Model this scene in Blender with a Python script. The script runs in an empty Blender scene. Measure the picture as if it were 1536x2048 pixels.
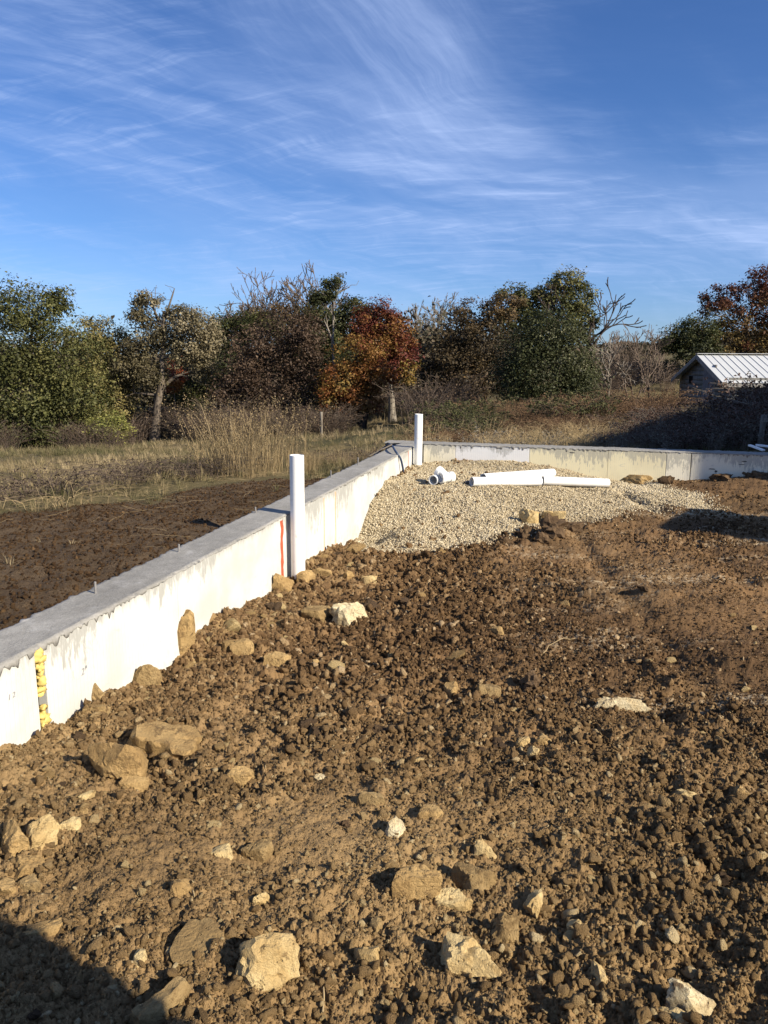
import bpy, bmesh, math, random
import numpy as np
from mathutils import Vector, Matrix

SC = bpy.context.scene
COL = SC.collection
RNG = np.random.RandomState(7)

# ------------------------------------------------------------------ camera
FPX, W0, H0 = 1538.0, 1536, 2048
CAM_Z, HORIZON, ROLL = 1.22, 720.0, math.radians(0.3)
PITCH = math.atan((1024 - HORIZON) / FPX)
fwd = np.array([0, math.cos(PITCH), -math.sin(PITCH)])
_u0 = np.array([0, math.sin(PITCH), math.cos(PITCH)]); _r0 = np.array([1.0, 0, 0])
rgt = _r0 * math.cos(ROLL) + _u0 * math.sin(ROLL)
upv = _u0 * math.cos(ROLL) - _r0 * math.sin(ROLL)
cam_d = bpy.data.cameras.new('camera')
cam = bpy.data.objects.new('camera', cam_d); COL.objects.link(cam)
cam_d.sensor_fit = 'VERTICAL'; cam_d.sensor_height = 24.0; cam_d.lens = 24.0 * FPX / H0
cam_d.clip_start = 0.05; cam_d.clip_end = 3000
cam.matrix_world = Matrix(((rgt[0], upv[0], -fwd[0], 0), (rgt[1], upv[1], -fwd[1], 0), (rgt[2], upv[2], -fwd[2], CAM_Z), (0, 0, 0, 1)))
SC.camera = cam

# ------------------------------------------------------------------ light, sky, exposure
SUN_EL = math.radians(30)
SUN_AZ = math.atan2(0.834, -0.552)          # from +Y towards +X
TO_SUN = Vector((math.sin(SUN_AZ) * math.cos(SUN_EL), math.cos(SUN_AZ) * math.cos(SUN_EL), math.sin(SUN_EL)))
SUN_STRENGTH, SKY_STRENGTH, EXPOSURE = 5.0, 0.050, 0.80
SKYTINT, CLOUD = (0.66, 0.96, 1.46), (6.6, 8.4, 12.8)
sl = bpy.data.lights.new('sun', 'SUN'); sl.energy = SUN_STRENGTH; sl.angle = math.radians(0.53); sl.color = (1.0, 0.90, 0.74)
so = bpy.data.objects.new('sun', sl); COL.objects.link(so)
so.rotation_euler = (-TO_SUN).to_track_quat('-Z', 'Y').to_euler()
so.location = (20, -15, 30)
SC.view_settings.view_transform = 'Standard'; SC.view_settings.look = 'None'
SC.view_settings.exposure = EXPOSURE; SC.view_settings.gamma = 1.0; SC.view_settings.use_curve_mapping = False
SC.render.engine = 'CYCLES'
SC.cycles.max_bounces = 5; SC.cycles.diffuse_bounces = 2; SC.cycles.glossy_bounces = 2; SC.cycles.transmission_bounces = 3
SC.cycles.transparent_max_bounces = 4


class NT:
    """small helper round a node tree"""
    def __init__(s, nt): s.nt = nt; s.N = nt.nodes; s.L = nt.links
    def new(s, t, **kw):
        n = s.N.new(t)
        for k, v in kw.items(): setattr(n, k, v)
        return n
    def put(s, sock, v):
        if isinstance(v, bpy.types.NodeSocket): s.L.new(v, sock)
        elif v is not None:
            if isinstance(v, (tuple, list)) and len(v) == 3 and len(getattr(sock, 'default_value', ())) == 4: v = tuple(v) + (1,)
            sock.default_value = v
    def math(s, op, a, b=None, c=None, clamp=False):
        n = s.new('ShaderNodeMath', operation=op, use_clamp=clamp)
        s.put(n.inputs[0], a); s.put(n.inputs[1], b)
        if c is not None: s.put(n.inputs[2], c)
        return n.outputs[0]
    def vmath(s, op, a, b=None):
        n = s.new('ShaderNodeVectorMath', operation=op); s.put(n.inputs[0], a)
        if b is not None: s.put(n.inputs[1], b)
        return n.outputs['Value'] if op in ('LENGTH', 'DOT_PRODUCT', 'DISTANCE') else n.outputs[0]
    def mix(s, f, a, b, mode='MIX'):
        n = s.new('ShaderNodeMix', data_type='RGBA', blend_type=mode); s.put(n.inputs['Factor'], f)
        s.put(n.inputs[6], a); s.put(n.inputs[7], b); return n.outputs[2]
    def noise(s, vec, scale, detail=4, rough=0.55, dist=0.0):
        n = s.new('ShaderNodeTexNoise'); s.put(n.inputs['Vector'], vec); n.inputs['Scale'].default_value = scale
        n.inputs['Detail'].default_value = detail; n.inputs['Roughness'].default_value = rough; n.inputs['Distortion'].default_value = dist
        return n.outputs['Fac']
    def voro(s, vec, scale, feature='F1', out='Distance'):
        n = s.new('ShaderNodeTexVoronoi', feature=feature); s.put(n.inputs['Vector'], vec); n.inputs['Scale'].default_value = scale
        return n.outputs[out]
    def ramp(s, f, stops):
        n = s.new('ShaderNodeValToRGB'); s.put(n.inputs[0], f); e = n.color_ramp.elements
        while len(e) < len(stops): e.new(0.5)
        for k, (p, c) in enumerate(stops):
            e[k].position = p; e[k].color = tuple(c) + (1,) if len(c) == 3 else c
        return n.outputs[0]
    def step(s, f, lo, hi):
        n = s.new('ShaderNodeMapRange', interpolation_type='SMOOTHSTEP'); s.put(n.inputs[0], f)
        n.inputs[1].default_value = lo; n.inputs[2].default_value = hi; return n.outputs[0]
    def attr(s, name, typ='GEOMETRY', out='Fac'):
        n = s.new('ShaderNodeAttribute', attribute_name=name, attribute_type=typ); return n.outputs[out]
    def coord(s, which='Object'): return s.new('ShaderNodeTexCoord').outputs[which]
    def mapping(s, vec, scale=(1, 1, 1), rot=(0, 0, 0), loc=(0, 0, 0)):
        n = s.new('ShaderNodeMapping'); s.put(n.inputs[0], vec); n.inputs['Scale'].default_value = scale
        n.inputs['Rotation'].default_value = rot; n.inputs['Location'].default_value = loc; return n.outputs[0]
    def sep(s, v):
        n = s.new('ShaderNodeSeparateXYZ'); s.put(n.inputs[0], v); return n.outputs
    def comb(s, x, y, z):
        n = s.new('ShaderNodeCombineXYZ'); s.put(n.inputs[0], x); s.put(n.inputs[1], y); s.put(n.inputs[2], z); return n.outputs[0]
    def bump(s, h, strength=0.5, dist=0.01, normal=None):
        n = s.new('ShaderNodeBump'); s.put(n.inputs['Height'], h); n.inputs['Strength'].default_value = strength
        n.inputs['Distance'].default_value = dist
        if normal is not None: s.put(n.inputs['Normal'], normal)
        return n.outputs[0]


def material(name, rough=0.9, spec=0.2):
    m = bpy.data.materials.new(name); m.use_nodes = True
    b = m.node_tree.nodes['Principled BSDF']
    b.inputs['Roughness'].default_value = rough; b.inputs['Specular IOR Level'].default_value = spec
    return m, NT(m.node_tree), b


def build_world():
    w = bpy.data.worlds.new('World'); SC.world = w; w.use_nodes = True
    t = NT(w.node_tree); bg = t.N['Background']
    sky = t.new('ShaderNodeTexSky', sky_type='NISHITA'); sky.sun_disc = False
    sky.sun_elevation = SUN_EL; sky.sun_rotation = SUN_AZ
    sky.altitude = 300; sky.air_density = 1.0; sky.dust_density = 0.3; sky.ozone_density = 3.0
    d = t.vmath('NORMALIZE', t.coord('Generated'))
    x, y, z = t.sep(d)
    zz = t.math('ADD', t.math('MAXIMUM', z, 0.0), 0.16)
    px = t.math('DIVIDE', x, zz); py = t.math('DIVIDE', y, zz)
    p = t.comb(px, py, 0.0)
    az = t.math('ARCTAN2', x, y); el = t.math('ARCSINE', z)
    def sub(a, b): return t.math('SUBTRACT', a, b)
    def mul(a, b): return t.math('MULTIPLY', a, b)
    def add(a, b): return t.math('ADD', a, b)
    def gauss(a): return t.math('POWER', 2.718, mul(-1.0, mul(a, a)))
    wrp = sub(t.noise(t.mapping(p, (0.7, 0.7, 1)), 1.0, 4, 0.55), 0.5)
    pw = t.vmath('ADD', p, t.comb(mul(wrp, 0.5), mul(wrp, 0.55), 0.0))
    ae = t.vmath('ADD', t.comb(az, el, 0.0), t.comb(mul(wrp, 0.10), mul(wrp, 0.12), 0.0))
    soft = t.noise(t.mapping(t.mapping(ae, rot=(0, 0, math.radians(12))), (1.0, 3.2, 1), loc=(0.2, 0.6, 0)), 1.9, 6, 0.52)
    streak = t.noise(t.mapping(t.mapping(ae, rot=(0, 0, math.radians(9))), (1.1, 8.5, 1), loc=(1.3, 0.4, 0)), 2.6, 10, 0.66)
    fine = t.noise(t.mapping(t.mapping(pw, rot=(0, 0, math.radians(17))), (1.1, 9.0, 1), loc=(3, 1, 0)), 1.7, 10, 0.70)
    fan = t.noise(t.mapping(t.mapping(ae, rot=(0, 0, math.radians(40))), (2.2, 7.5, 1), loc=(7, 2, 0)), 1.9, 7, 0.6)
    # clear deep blue patch high on the right
    ex = t.math('DIVIDE', sub(az, 0.385), 0.25); ey = t.math('DIVIDE', sub(el, 0.345), 0.13)
    e2 = add(add(mul(ex, ex), mul(ey, ey)), mul(sub(fan, 0.5), 1.5))
    clear = sub(1.0, t.step(e2, 0.15, 1.5))
    # plume: comes down from the top, then bends away to the right above the trees
    ridge = add(-0.04, mul(sub(0.42, el), 0.52))
    ax = t.math('DIVIDE', sub(add(az, mul(sub(fan, .5), .26)), ridge), 0.11)
    plume = mul(gauss(ax), t.step(el, 0.10, 0.30))
    bend_el = sub(0.25, mul(sub(az, 0.0), 0.20))
    bx = t.math('DIVIDE', sub(add(el, mul(sub(streak, .5), .08)), bend_el), 0.055)
    band = mul(gauss(bx), mul(t.step(az, -0.22, 0.12), sub(1.0, t.step(az, 0.55, 1.0))))
    calm = sub(1.0, mul(mul(gauss(t.math('DIVIDE', sub(az, ridge), 0.20)), t.step(el, 0.22, 0.34)), 0.85))
    veil = add(mul(t.step(soft, 0.32, 0.68), 0.34), mul(mul(t.step(streak, 0.40, 0.68), t.step(soft, 0.24, 0.56)), mul(calm, 0.62)))
    veil = add(veil, mul(mul(t.step(fine, 0.46, 0.70), t.step(streak, 0.34, 0.66)), mul(calm, 0.60)))
    fan2 = t.noise(t.mapping(t.mapping(ae, rot=(0, 0, math.radians(38))), (1.3, 11.0, 1), loc=(2, 5, 0)), 2.0, 9, 0.66)
    veil = add(veil, mul(mul(plume, add(0.16, t.step(fan2, 0.34, 0.72))), 0.78))
    veil = add(veil, mul(mul(band, add(0.3, streak)), 0.34))
    veil = mul(veil, sub(1.0, mul(clear, 0.96)))
    # thin old contrail
    cl = sub(el, sub(0.150, mul(az, 0.055)))
    trail = mul(gauss(t.math('DIVIDE', cl, 0.0022)), mul(t.step(az, 0.14, 0.22), sub(1.0, t.step(az, 0.30, 0.42))))
    veil = add(veil, mul(trail, 0.30))
    veil = mul(veil, add(0.55, mul(t.step(el, 0.0, 0.12), 0.45)))
    veil = t.math('MULTIPLY', veil, 0.46, clamp=True)
    blue = t.mix(1.0, sky.outputs[0], SKYTINT, 'MULTIPLY')
    low = t.math('SUBTRACT', 1.0, t.step(el, 0.0, 0.17))
    blue = t.mix(mul(low, 0.5), blue, t.mix(1.0, blue, (1.30, 1.10, 1.16), 'MULTIPLY'))
    c = t.mix(veil, blue, CLOUD)
    t.L.new(c, bg.inputs[0]); bg.inputs[1].default_value = SKY_STRENGTH
build_world()

# ------------------------------------------------------------------ helpers
def tag(o, label=None, cat=None, group=None, kind=None):
    if label: o['label'] = label
    if cat: o['category'] = cat
    if group: o['group'] = group
    if kind: o['kind'] = kind
    return o

def link(name, me, parent=None, mat=None):
    o = bpy.data.objects.new(name, me); COL.objects.link(o)
    if parent is not None: o.parent = parent
    if mat is not None and me is not None and not me.materials: me.materials.append(mat)
    return o

def empty(name, loc=(0, 0, 0), rz=0.0):
    o = bpy.data.objects.new(name, None); COL.objects.link(o)
    o.location = loc; o.rotation_euler = (0, 0, rz); o.empty_display_size = 0.1
    return o

def mesh_np(name, V, F, smooth=False, attrs=None):
    """V (n,3), F (m,3|4) numpy arrays; attrs: {name: (domain, array)}"""
    me = bpy.data.meshes.new(name); V = np.asarray(V, np.float32); F = np.asarray(F, np.int32)
    k = F.shape[1]
    me.vertices.add(len(V)); me.vertices.foreach_set('co', V.ravel())
    me.loops.add(F.size); me.loops.foreach_set('vertex_index', F.ravel())
    me.polygons.add(len(F)); me.polygons.foreach_set('loop_start', np.arange(0, F.size, k, dtype=np.int32))
    me.polygons.foreach_set('loop_total', np.full(len(F), k, np.int32))
    if smooth: me.polygons.foreach_set('use_smooth', np.ones(len(F), bool))
    me.update(calc_edges=True); me.validate()
    for an, (dom, arr) in (attrs or {}).items():
        arr = np.asarray(arr, np.float32)
        a = me.attributes.new(an, 'FLOAT', dom); a.data.foreach_set('value', arr)
    return me

def box_vf(x0, y0, z0, x1, y1, z1):
    V = [(x0, y0, z0), (x1, y0, z0), (x1, y1, z0), (x0, y1, z0), (x0, y0, z1), (x1, y0, z1), (x1, y1, z1), (x0, y1, z1)]
    F = [(0, 3, 2, 1), (4, 5, 6, 7), (0, 1, 5, 4), (1, 2, 6, 5), (2, 3, 7, 6), (3, 0, 4, 7)]
    return V, F

def box(name, b, mat, parent=None, bevel=0.0, smooth=False):
    bm = bmesh.new(); V, F = box_vf(*b); vs = [bm.verts.new(v) for v in V]
    for f in F: bm.faces.new([vs[i] for i in f])
    if bevel: bmesh.ops.bevel(bm, geom=bm.edges[:], offset=bevel, segments=2, profile=0.5, affect='EDGES')
    me = bpy.data.meshes.new(name); bm.to_mesh(me); bm.free()
    return link(name, me, parent, mat)

def hash2(ix, iy, seed):
    h = (ix.astype(np.int64) * 374761393 + iy.astype(np.int64) * 668265263 + seed * 974634777) & 0xFFFFFFFF
    h = ((h ^ (h >> 13)) * 1274126177) & 0xFFFFFFFF
    h = ((h ^ (h >> 16)) * 2246822519) & 0xFFFFFFFF
    return ((h ^ (h >> 15)) & 0xFFFFFF) / float(0xFFFFFF)

def vnoise(x, y, seed=0):
    ix = np.floor(x); iy = np.floor(y); fx = x - ix; fy = y - iy
    fx = fx * fx * fx * (fx * (fx * 6 - 15) + 10); fy = fy * fy * fy * (fy * (fy * 6 - 15) + 10)
    a = hash2(ix, iy, seed); b = hash2(ix + 1, iy, seed); c = hash2(ix, iy + 1, seed); d = hash2(ix + 1, iy + 1, seed)
    return (a * (1 - fx) + b * fx) * (1 - fy) + (c * (1 - fx) + d * fx) * fy - 0.5

def fbm(x, y, seed=0, octv=4, gain=0.5):
    s = 0; a = 1.0
    for k in range(octv):
        c, n = math.cos(k * 1.1), math.sin(k * 1.1)
        s = s + a * vnoise(x * c - y * n, x * n + y * c, seed + k * 17); x = x * 2.03; y = y * 2.03; a *= gain
    return s

def worley(x, y, seed=0):
    ix = np.floor(x); iy = np.floor(y); best = np.full(x.shape, 9.0); idv = np.zeros(x.shape)
    for dx in (-1, 0, 1):
        for dy in (-1, 0, 1):
            jx = hash2(ix + dx, iy + dy, seed); jy = hash2(ix + dx, iy + dy, seed + 5); r = hash2(ix + dx, iy + dy, seed + 9)
            d = (ix + dx + jx - x) ** 2 + (iy + dy + jy - y) ** 2
            m = d < best; best = np.where(m, d, best); idv = np.where(m, r, idv)
    return np.sqrt(best), idv

def noise3(P, scale, seed):
    P = P * scale
    return (vnoise(P[:, 0] + 3.1 * P[:, 2], P[:, 1] + 17.3, seed) + vnoise(P[:, 1] - 2.3 * P[:, 0], P[:, 2] + 5.7, seed + 1) + vnoise(P[:, 2] + 1.7 * P[:, 1], P[:, 0] - 9.1, seed + 2)) / 1.6

def rbf(ctrl):
    C = np.array(ctrl, float); P = C[:, :2]; n = len(P)
    D = np.linalg.norm(P[:, None] - P[None], axis=2)
    A = np.zeros((n + 1, n + 1)); A[:n, :n] = -D; A[:n, n] = 1; A[n, :n] = 1; A[:n, :n] -= 0
    w = np.linalg.lstsq(A, np.append(C[:, 2], 0), rcond=None)[0]
    def f(x, y):
        x = np.asarray(x, float); y = np.asarray(y, float); s = np.full(x.shape, w[n])
        for k in range(n): s = s - w[k] * np.hypot(x - P[k, 0], y - P[k, 1])
        return s
    return f

def ray(px, py): return fwd + (px - 768) / FPX * rgt - (py - 1024) / FPX * upv
def at_depth(px, py, y):
    d = ray(px, py); t = y / d[1]; return np.array([d[0] * t, y, CAM_Z + d[2] * t])
def on_z(px, py, z):
    d = ray(px, py); t = (z - CAM_Z) / d[2]; return np.array([d[0] * t, d[1] * t, z])
def on_surf(px, py, fn, z=-0.4):
    for _ in range(25):
        p = on_z(px, py, z); z = 0.5 * z + 0.5 * float(fn(p[0], p[1]))
    return on_z(px, py, z)

# foundation lines (top of the walls is z = 0)
LA, LB = 0.2430, -2.2608           # inner face of the left wall: x = LA*y + LB
FA, FB = -0.2622, 11.652           # inner face of the far wall: y = FA*x + FB
CORNER = np.array([0.5364, 11.512]); THICK = 0.30
DL = np.array([LA, 1.0]) / math.hypot(LA, 1); NL = np.array([DL[1], -DL[0]])       # along, inward normal
DF = np.array([1.0, FA]) / math.hypot(1, FA); NF = np.array([DF[1], -DF[0]])       # along (to the right), inward normal (towards the camera)
def dist_left(x, y): return (x - CORNER[0]) * NL[0] + (y - CORNER[1]) * NL[1]
def dist_far(x, y): return (x - CORNER[0]) * NF[0] + (y - CORNER[1]) * NF[1]
def left_px(px, py):   # pixel -> (s along wall measured back from the corner, z)
    d = ray(px, py); t = LB / (d[0] - LA * d[1]); p = np.array([0, 0, CAM_Z]) + t * d
    return (p[:2] - CORNER) @ DL, p[2], p
def far_px(px, py):
    d = ray(px, py); t = FB / (d[1] - FA * d[0]); p = np.array([0, 0, CAM_Z]) + t * d
    return (p[:2] - CORNER) @ DF, p[2], p

# ---- pit floor: heights read where it meets the walls, plus the open floor
ctrl = []
for q in [(0, 1515), (85, 1462), (200, 1392), (240, 1382), (345, 1322), (400, 1262), (460, 1222), (545, 1188), (620, 1130), (660, 1100), (715, 1080), (740, 1010), (770, 968), (800, 947), (835, 928)]:
    p = left_px(*q)[2]; ctrl.append(tuple(p))
for q in [(870, 927), (1000, 922), (1060, 925), (1120, 935), (1180, 950), (1240, 962), (1330, 962), (1440, 958), (1536, 952)]:
    p = far_px(*q)[2]; ctrl.append(tuple(p))
for px, py, z in [(1000, 972, -.27), (900, 985, -.29), (800, 1060, -.5), (900, 1090, -.56), (760, 1090, -.68), (1080, 1050, -.46), (1200, 1010, -.42), (1330, 1005, -.45), (1450, 1040, -.46), (1536, 1100, -.48),
                  (660, 1180, -.62), (800, 1180, -.62), (1000, 1150, -.56), (1250, 1120, -.5), (620, 1300, -.58), (450, 1340, -.52), (300, 1450, -.44), (150, 1530, -.40), (800, 1350, -.58), (1100, 1300, -.55), (1400, 1250, -.52),
                  (1500, 1450, -.52), (1000, 1550, -.52), (600, 1600, -.47), (200, 1700, -.39), (900, 1800, -.46), (1400, 1800, -.48), (400, 1900, -.40), (900, 2040, -.42), (1500, 2040, -.44), (0, 2040, -.36), (0, 1720, -.36)]:
    ctrl.append(tuple(on_z(px, py, z)))
for x, y, z in [(0, 0, -.4), (-3, 0, -.35), (3, 0, -.45), (6, 5, -.45), (8, 8, -.35), (0, -6, -.4), (10, 0, -.4), (-10, -5, -.3), (16, 6, -.35), (30, -10, -.3), (0, -30, -.3), (-30, -20, -.3)]:
    ctrl.append((x, y, z))
pit_base = rbf(ctrl)

def poly_mask(x, y, poly, soft):
    """signed distance based mask, 1 inside"""
    P = np.array(poly); x = np.asarray(x, float); y = np.asarray(y, float)
    ins = np.zeros(x.shape, bool); dmin = np.full(x.shape, 1e9)
    for i in range(len(P)):
        (x0, y0), (x1, y1) = P[i], P[(i + 1) % len(P)]
        c = ((y0 > y) != (y1 > y)) & (x < (x1 - x0) * (y - y0) / (y1 - y0 + 1e-12) + x0); ins ^= c
        t = np.clip(((x - x0) * (x1 - x0) + (y - y0) * (y1 - y0)) / ((x1 - x0) ** 2 + (y1 - y0) ** 2 + 1e-12), 0, 1)
        dmin = np.minimum(dmin, np.hypot(x - x0 - t * (x1 - x0), y - y0 - t * (y1 - y0)))
    sd = np.where(ins, dmin, -dmin)
    return np.clip(0.5 + sd / (2 * soft), 0, 1), sd

GP = [on_surf(px, py, pit_base)[:2] for px, py in [(712, 1086), (770, 1106), (835, 1100), (900, 1092), (960, 1076), (1015, 1056), (1100, 1048), (1180, 1036), (1260, 1018), (1330, 1010), (1400, 1026), (1440, 1022), (1400, 992), (1330, 972), (1255, 962)]]
GP = [tuple(g) for g in GP] + [(3.4, 10.75), (0.55, 11.5), (-0.35, 8.0)]
GP[-1] = (LA * 8.0 + LB, 8.0)

def gravel_mask(x, y):
    m, sd = poly_mask(x, y, GP, 0.10)
    sd = sd + fbm(x * 2.2, y * 2.2, 31, 3) * 0.28
    return np.clip(0.5 + sd / 0.16, 0, 1), sd

SMOOTH = [tuple(on_z(px, py, -.42)[:2]) + (rad, k) for px, py, rad, k in [(130, 1560, .42, .75), (610, 1670, .26, .8), (290, 1760, .2, .6), (1150, 1620, .3, .6), (1400, 1850, .25, .5), (330, 1650, .2, .5)]]
def rough_mask(x, y):
    """1 where the dirt is loose and cloddy, lower where it has been driven flat"""
    r = 1.0 - np.clip((np.asarray(x) - 0.25 - 0.06 * (np.asarray(y) - 3)) / 1.4, 0, 1) * np.clip((np.asarray(y) - 2.4) / 1.4, 0, 1) * 0.85
    for cx, cy, rad, k in SMOOTH: r = r - k * np.exp(-((np.asarray(x) - cx) ** 2 + (np.asarray(y) - cy) ** 2) / rad ** 2)
    return np.clip(r + fbm(np.asarray(x) * 1.1, np.asarray(y) * 1.1, 77, 3) * 0.9, 0.07, 1.0)

RIDGES = [(tuple(on_z(a, b, -.54)[:2]), tuple(on_z(c, d, -.54)[:2]), hg, wd) for a, b, c, d, hg, wd in [(1070, 1166, 1215, 1198, .055, .07), (1240, 1182, 1335, 1196, .05, .06), (1290, 1330, 1350, 1372, .05, .07), (1450, 1330, 1536, 1345, .04, .06),
    (1380, 1450, 1500, 1500, .045, .07), (1180, 1385, 1260, 1392, .035, .05), (1000, 1105, 1110, 1082, .06, .10), (860, 1118, 990, 1098, .05, .09), (1130, 1075, 1250, 1062, .04, .08), (1390, 962, 1536, 952, .07, .10), (1260, 1240, 1390, 1250, .03, .05), (940, 1225, 1060, 1232, .03, .06), (1420, 1180, 1530, 1188, .035, .05)]]
def pit_mid(x, y):
    """floor without the small clods: what stones rest on"""
    x = np.asarray(x, float); y = np.asarray(y, float)
    g, _ = gravel_mask(x, y); r = rough_mask(x, y)
    h = pit_base(x, y)
    h = h + (1 - g) * (fbm(x * 1.5, y * 1.5, 3, 2) * 0.055 + fbm(x * 4.5, y * 4.5, 11, 2) * 0.045 * (0.35 + 0.65 * r))
    h = h + g * (fbm(x * 2.0, y * 2.0, 8, 3) * 0.05)
    # wheel ruts running away across the driven part
    rut = np.exp(-((x - 1.5 - 0.06 * y) / 0.10) ** 2) + np.exp(-((x - 2.3 - 0.10 * y) / 0.12) ** 2)
    h = h - (1 - g) * (1 - r) * rut * 0.04
    for (ax, ay), (bx, by), hgt, wd in RIDGES:
        t = np.clip(((x - ax) * (bx - ax) + (y - ay) * (by - ay)) / ((bx - ax) ** 2 + (by - ay) ** 2), 0, 1)
        dr = np.hypot(x - ax - t * (bx - ax), y - ay - t * (by - ay)); h = h + hgt * np.exp(-(dr / wd) ** 2) * (0.55 + 1.1 * np.clip(fbm(x * 12, y * 12, 83, 3) + .2, 0, 1)) * (1 - g)
    # groove raked through the gravel on the right
    gx, gy = on_z(1245, 985, -.42)[:2]; g2x, g2y = on_z(1300, 1010, -.42)[:2]
    t = np.clip(((x - gx) * (g2x - gx) + (y - gy) * (g2y - gy)) / ((g2x - gx) ** 2 + (g2y - gy) ** 2), 0, 1)
    dg = np.hypot(x - gx - t * (g2x - gx), y - gy - t * (g2y - gy)); h = h - 0.07 * np.exp(-(dg / 0.10) ** 2)
    return h

def pit_full(x, y):
    g, _ = gravel_mask(x, y); r = rough_mask(x, y)
    h = pit_mid(x, y)
    w = fbm(x * 9, y * 9, 41, 2) * 0.25
    d1, i1 = worley(x * 7.5 + w, y * 7.5 - w, 1); d2, i2 = worley(x * 17 + w, y * 17, 2); d3, i3 = worley(x * 36, y * 36 + w, 3); d4, i4 = worley(x * 80 + w, y * 80, 6)
    c1 = np.sqrt(np.clip(1 - d1 * 1.25, 0, 1)) * i1 ** 2; c2 = np.sqrt(np.clip(1 - d2 * 1.2, 0, 1)) * i2; c3 = np.sqrt(np.clip(1 - d3 * 1.2, 0, 1)) * i3; c4 = np.clip(1 - d4 * 1.1, 0, 1) * i4
    near = np.clip((7 - np.hypot(x, y)) / 3, 0, 1)
    h = h + (1 - g) * (r ** 1.2 * (0.045 * c1 * i1 ** 2 + 0.026 * c2 * i2) + (0.3 + 0.7 * r) * near * (0.012 * c3 + 0.008 * c4) + fbm(x * 11, y * 11, 55, 5, 0.62) * (0.014 + 0.020 * r))
    h = h + (1 - g) * np.clip(vnoise(x * 0.8, y * 5.0, 91) - 0.12, 0, 1) * (1 - r) * 0.05
    h = h + g * (fbm(x * 30, y * 30, 66, 2) * 0.012 + fbm(x * 6, y * 6, 67, 3) * 0.02)
    return h

# ---- land outside the foundation
field_ctrl = [(-2.4, 3, -.13), (-3, 5, -.18), (-4, 7, -.28), (-1.5, 8, -.26), (-.6, 9.5, -.30), (-8, 8, -.45), (-3, 10.4, -.42), (-1.4, 10.6, -.40), (0, 12.2, -.42), (-12, 20, -1.40), (-5, 20, -1.30), (-13.5, 45, -3.65), (-25, 45, -3.7),
              (-4, 30, -2.1), (-1, 40, -2.5), (0, 15, -.75), (1, 20, -1.0), (3, 30, -1.3), (3, 12.6, -.5), (6, 11.6, -.38), (8, 16, -.25), (7, 17, -.25), (13, 33, -.8), (6.4, 30, -.95), (10, 40, -.5), (22, 60, .7), (30, 80, 2.1), (45, 120, 4.5),
              (0, 120, -3), (-60, 120, -4), (0, 300, 2), (-150, 300, 3), (150, 300, 9), (0, -20, -.4), (-20, 0, -.3), (20, 0, -.3), (12, 8, -.3), (9, 10, -.35), (60, 40, 1), (-60, 40, -3), (500, 0, 0), (-500, 0, 0), (0, -500, 0), (0, 600, 4), (400, 400, 8), (-400, 400, 4)]
field_base = rbf(field_ctrl)
def strip_mask(x, y):
    """bare graded dirt along the outside of the left wall"""
    wd = np.interp(y, [0, 7, 9.3, 10.3, 11.0, 12], [3.4, 3.0, 2.0, 0.9, 0.25, 0.0])
    d = -dist_left(x, y) - THICK
    e = wd - d + fbm(x * 1.3, y * 1.3, 21, 4) * 0.9
    return np.clip(0.5 + e / 0.5, 0, 1) * (np.asarray(y) < 12)
def field_h(x, y):
    x = np.asarray(x, float); y = np.asarray(y, float); r = np.hypot(x, y)
    s = strip_mask(x, y)
    h = field_base(x, y) + fbm(x * 0.35, y * 0.35, 5, 3) * np.clip((r - 6) / 10, 0, 1) * 0.35
    d1, i1 = worley(x * 13, y * 13, 4)
    h = h + s * (fbm(x * 5, y * 5, 61, 5, 0.62) * 0.032 + np.sqrt(np.clip(1 - d1 * 1.2, 0, 1)) * i1 ** 2 * 0.018) + (1 - s) * fbm(x * 2, y * 2, 62, 3) * 0.07
    return h

# ------------------------------------------------------------------ materials
def soil_material():
    m, b = material('soil', 0.95, 0.12)[0], None
    t = NT(m.node_tree); b = t.N['Principled BSDF']; co = t.coord('Object')
    n1 = t.noise(co, 1.3, 5, 0.6); n2 = t.noise(co, 9.0, 5, 0.65); n3 = t.noise(co, 60.0, 4, 0.65); n4 = t.noise(co, 240.0, 2, 0.6)
    f = t.math('ADD', t.math('MULTIPLY', t.attr('tone'), 0.62), t.math('ADD', t.math('MULTIPLY', n1, 0.25), t.math('ADD', t.math('MULTIPLY', n2, 0.30), t.math('MULTIPLY', n3, 0.20))))
    f = t.math('SUBTRACT', f, 0.20, clamp=True)
    soil = t.ramp(f, [(0.0, (0.055, 0.033, 0.016)), (0.28, (0.120, 0.076, 0.036)), (0.55, (0.232, 0.150, 0.069)), (0.82, (0.35, 0.236, 0.111)), (1.0, (0.45, 0.31, 0.16))])
    soil = t.mix(t.attr('red'), soil, t.mix(1.0, soil, (1.0, 0.925, 0.95), 'MULTIPLY'))
    pale = t.math('MULTIPLY', t.attr('pale'), t.step(t.noise(co, 26.0, 5, 0.7), 0.45, 0.62))
    soil = t.mix(pale, soil, (0.42, 0.33, 0.21))
    grit = t.step(t.voro(co, 95.0), 0.20, 0.10)
    soil = t.mix(t.math('MULTIPLY', grit, t.step(t.noise(co, 30, 2), 0.55, 0.7)), soil, (0.34, 0.25, 0.15))
    grav = t.ramp(t.noise(co, 70, 3), [(0.3, (0.28, 0.22, 0.135)), (0.7, (0.46, 0.38, 0.25))])
    c = t.mix(t.attr('gravel'), soil, grav)
    t.L.new(c, b.inputs['Base Color'])
    hh = t.math('ADD', t.math('MULTIPLY', n3, 0.7), t.math('MULTIPLY', n4, 0.3))
    t.L.new(t.bump(hh, 0.9, 0.012), b.inputs['Normal'])
    return m
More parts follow.
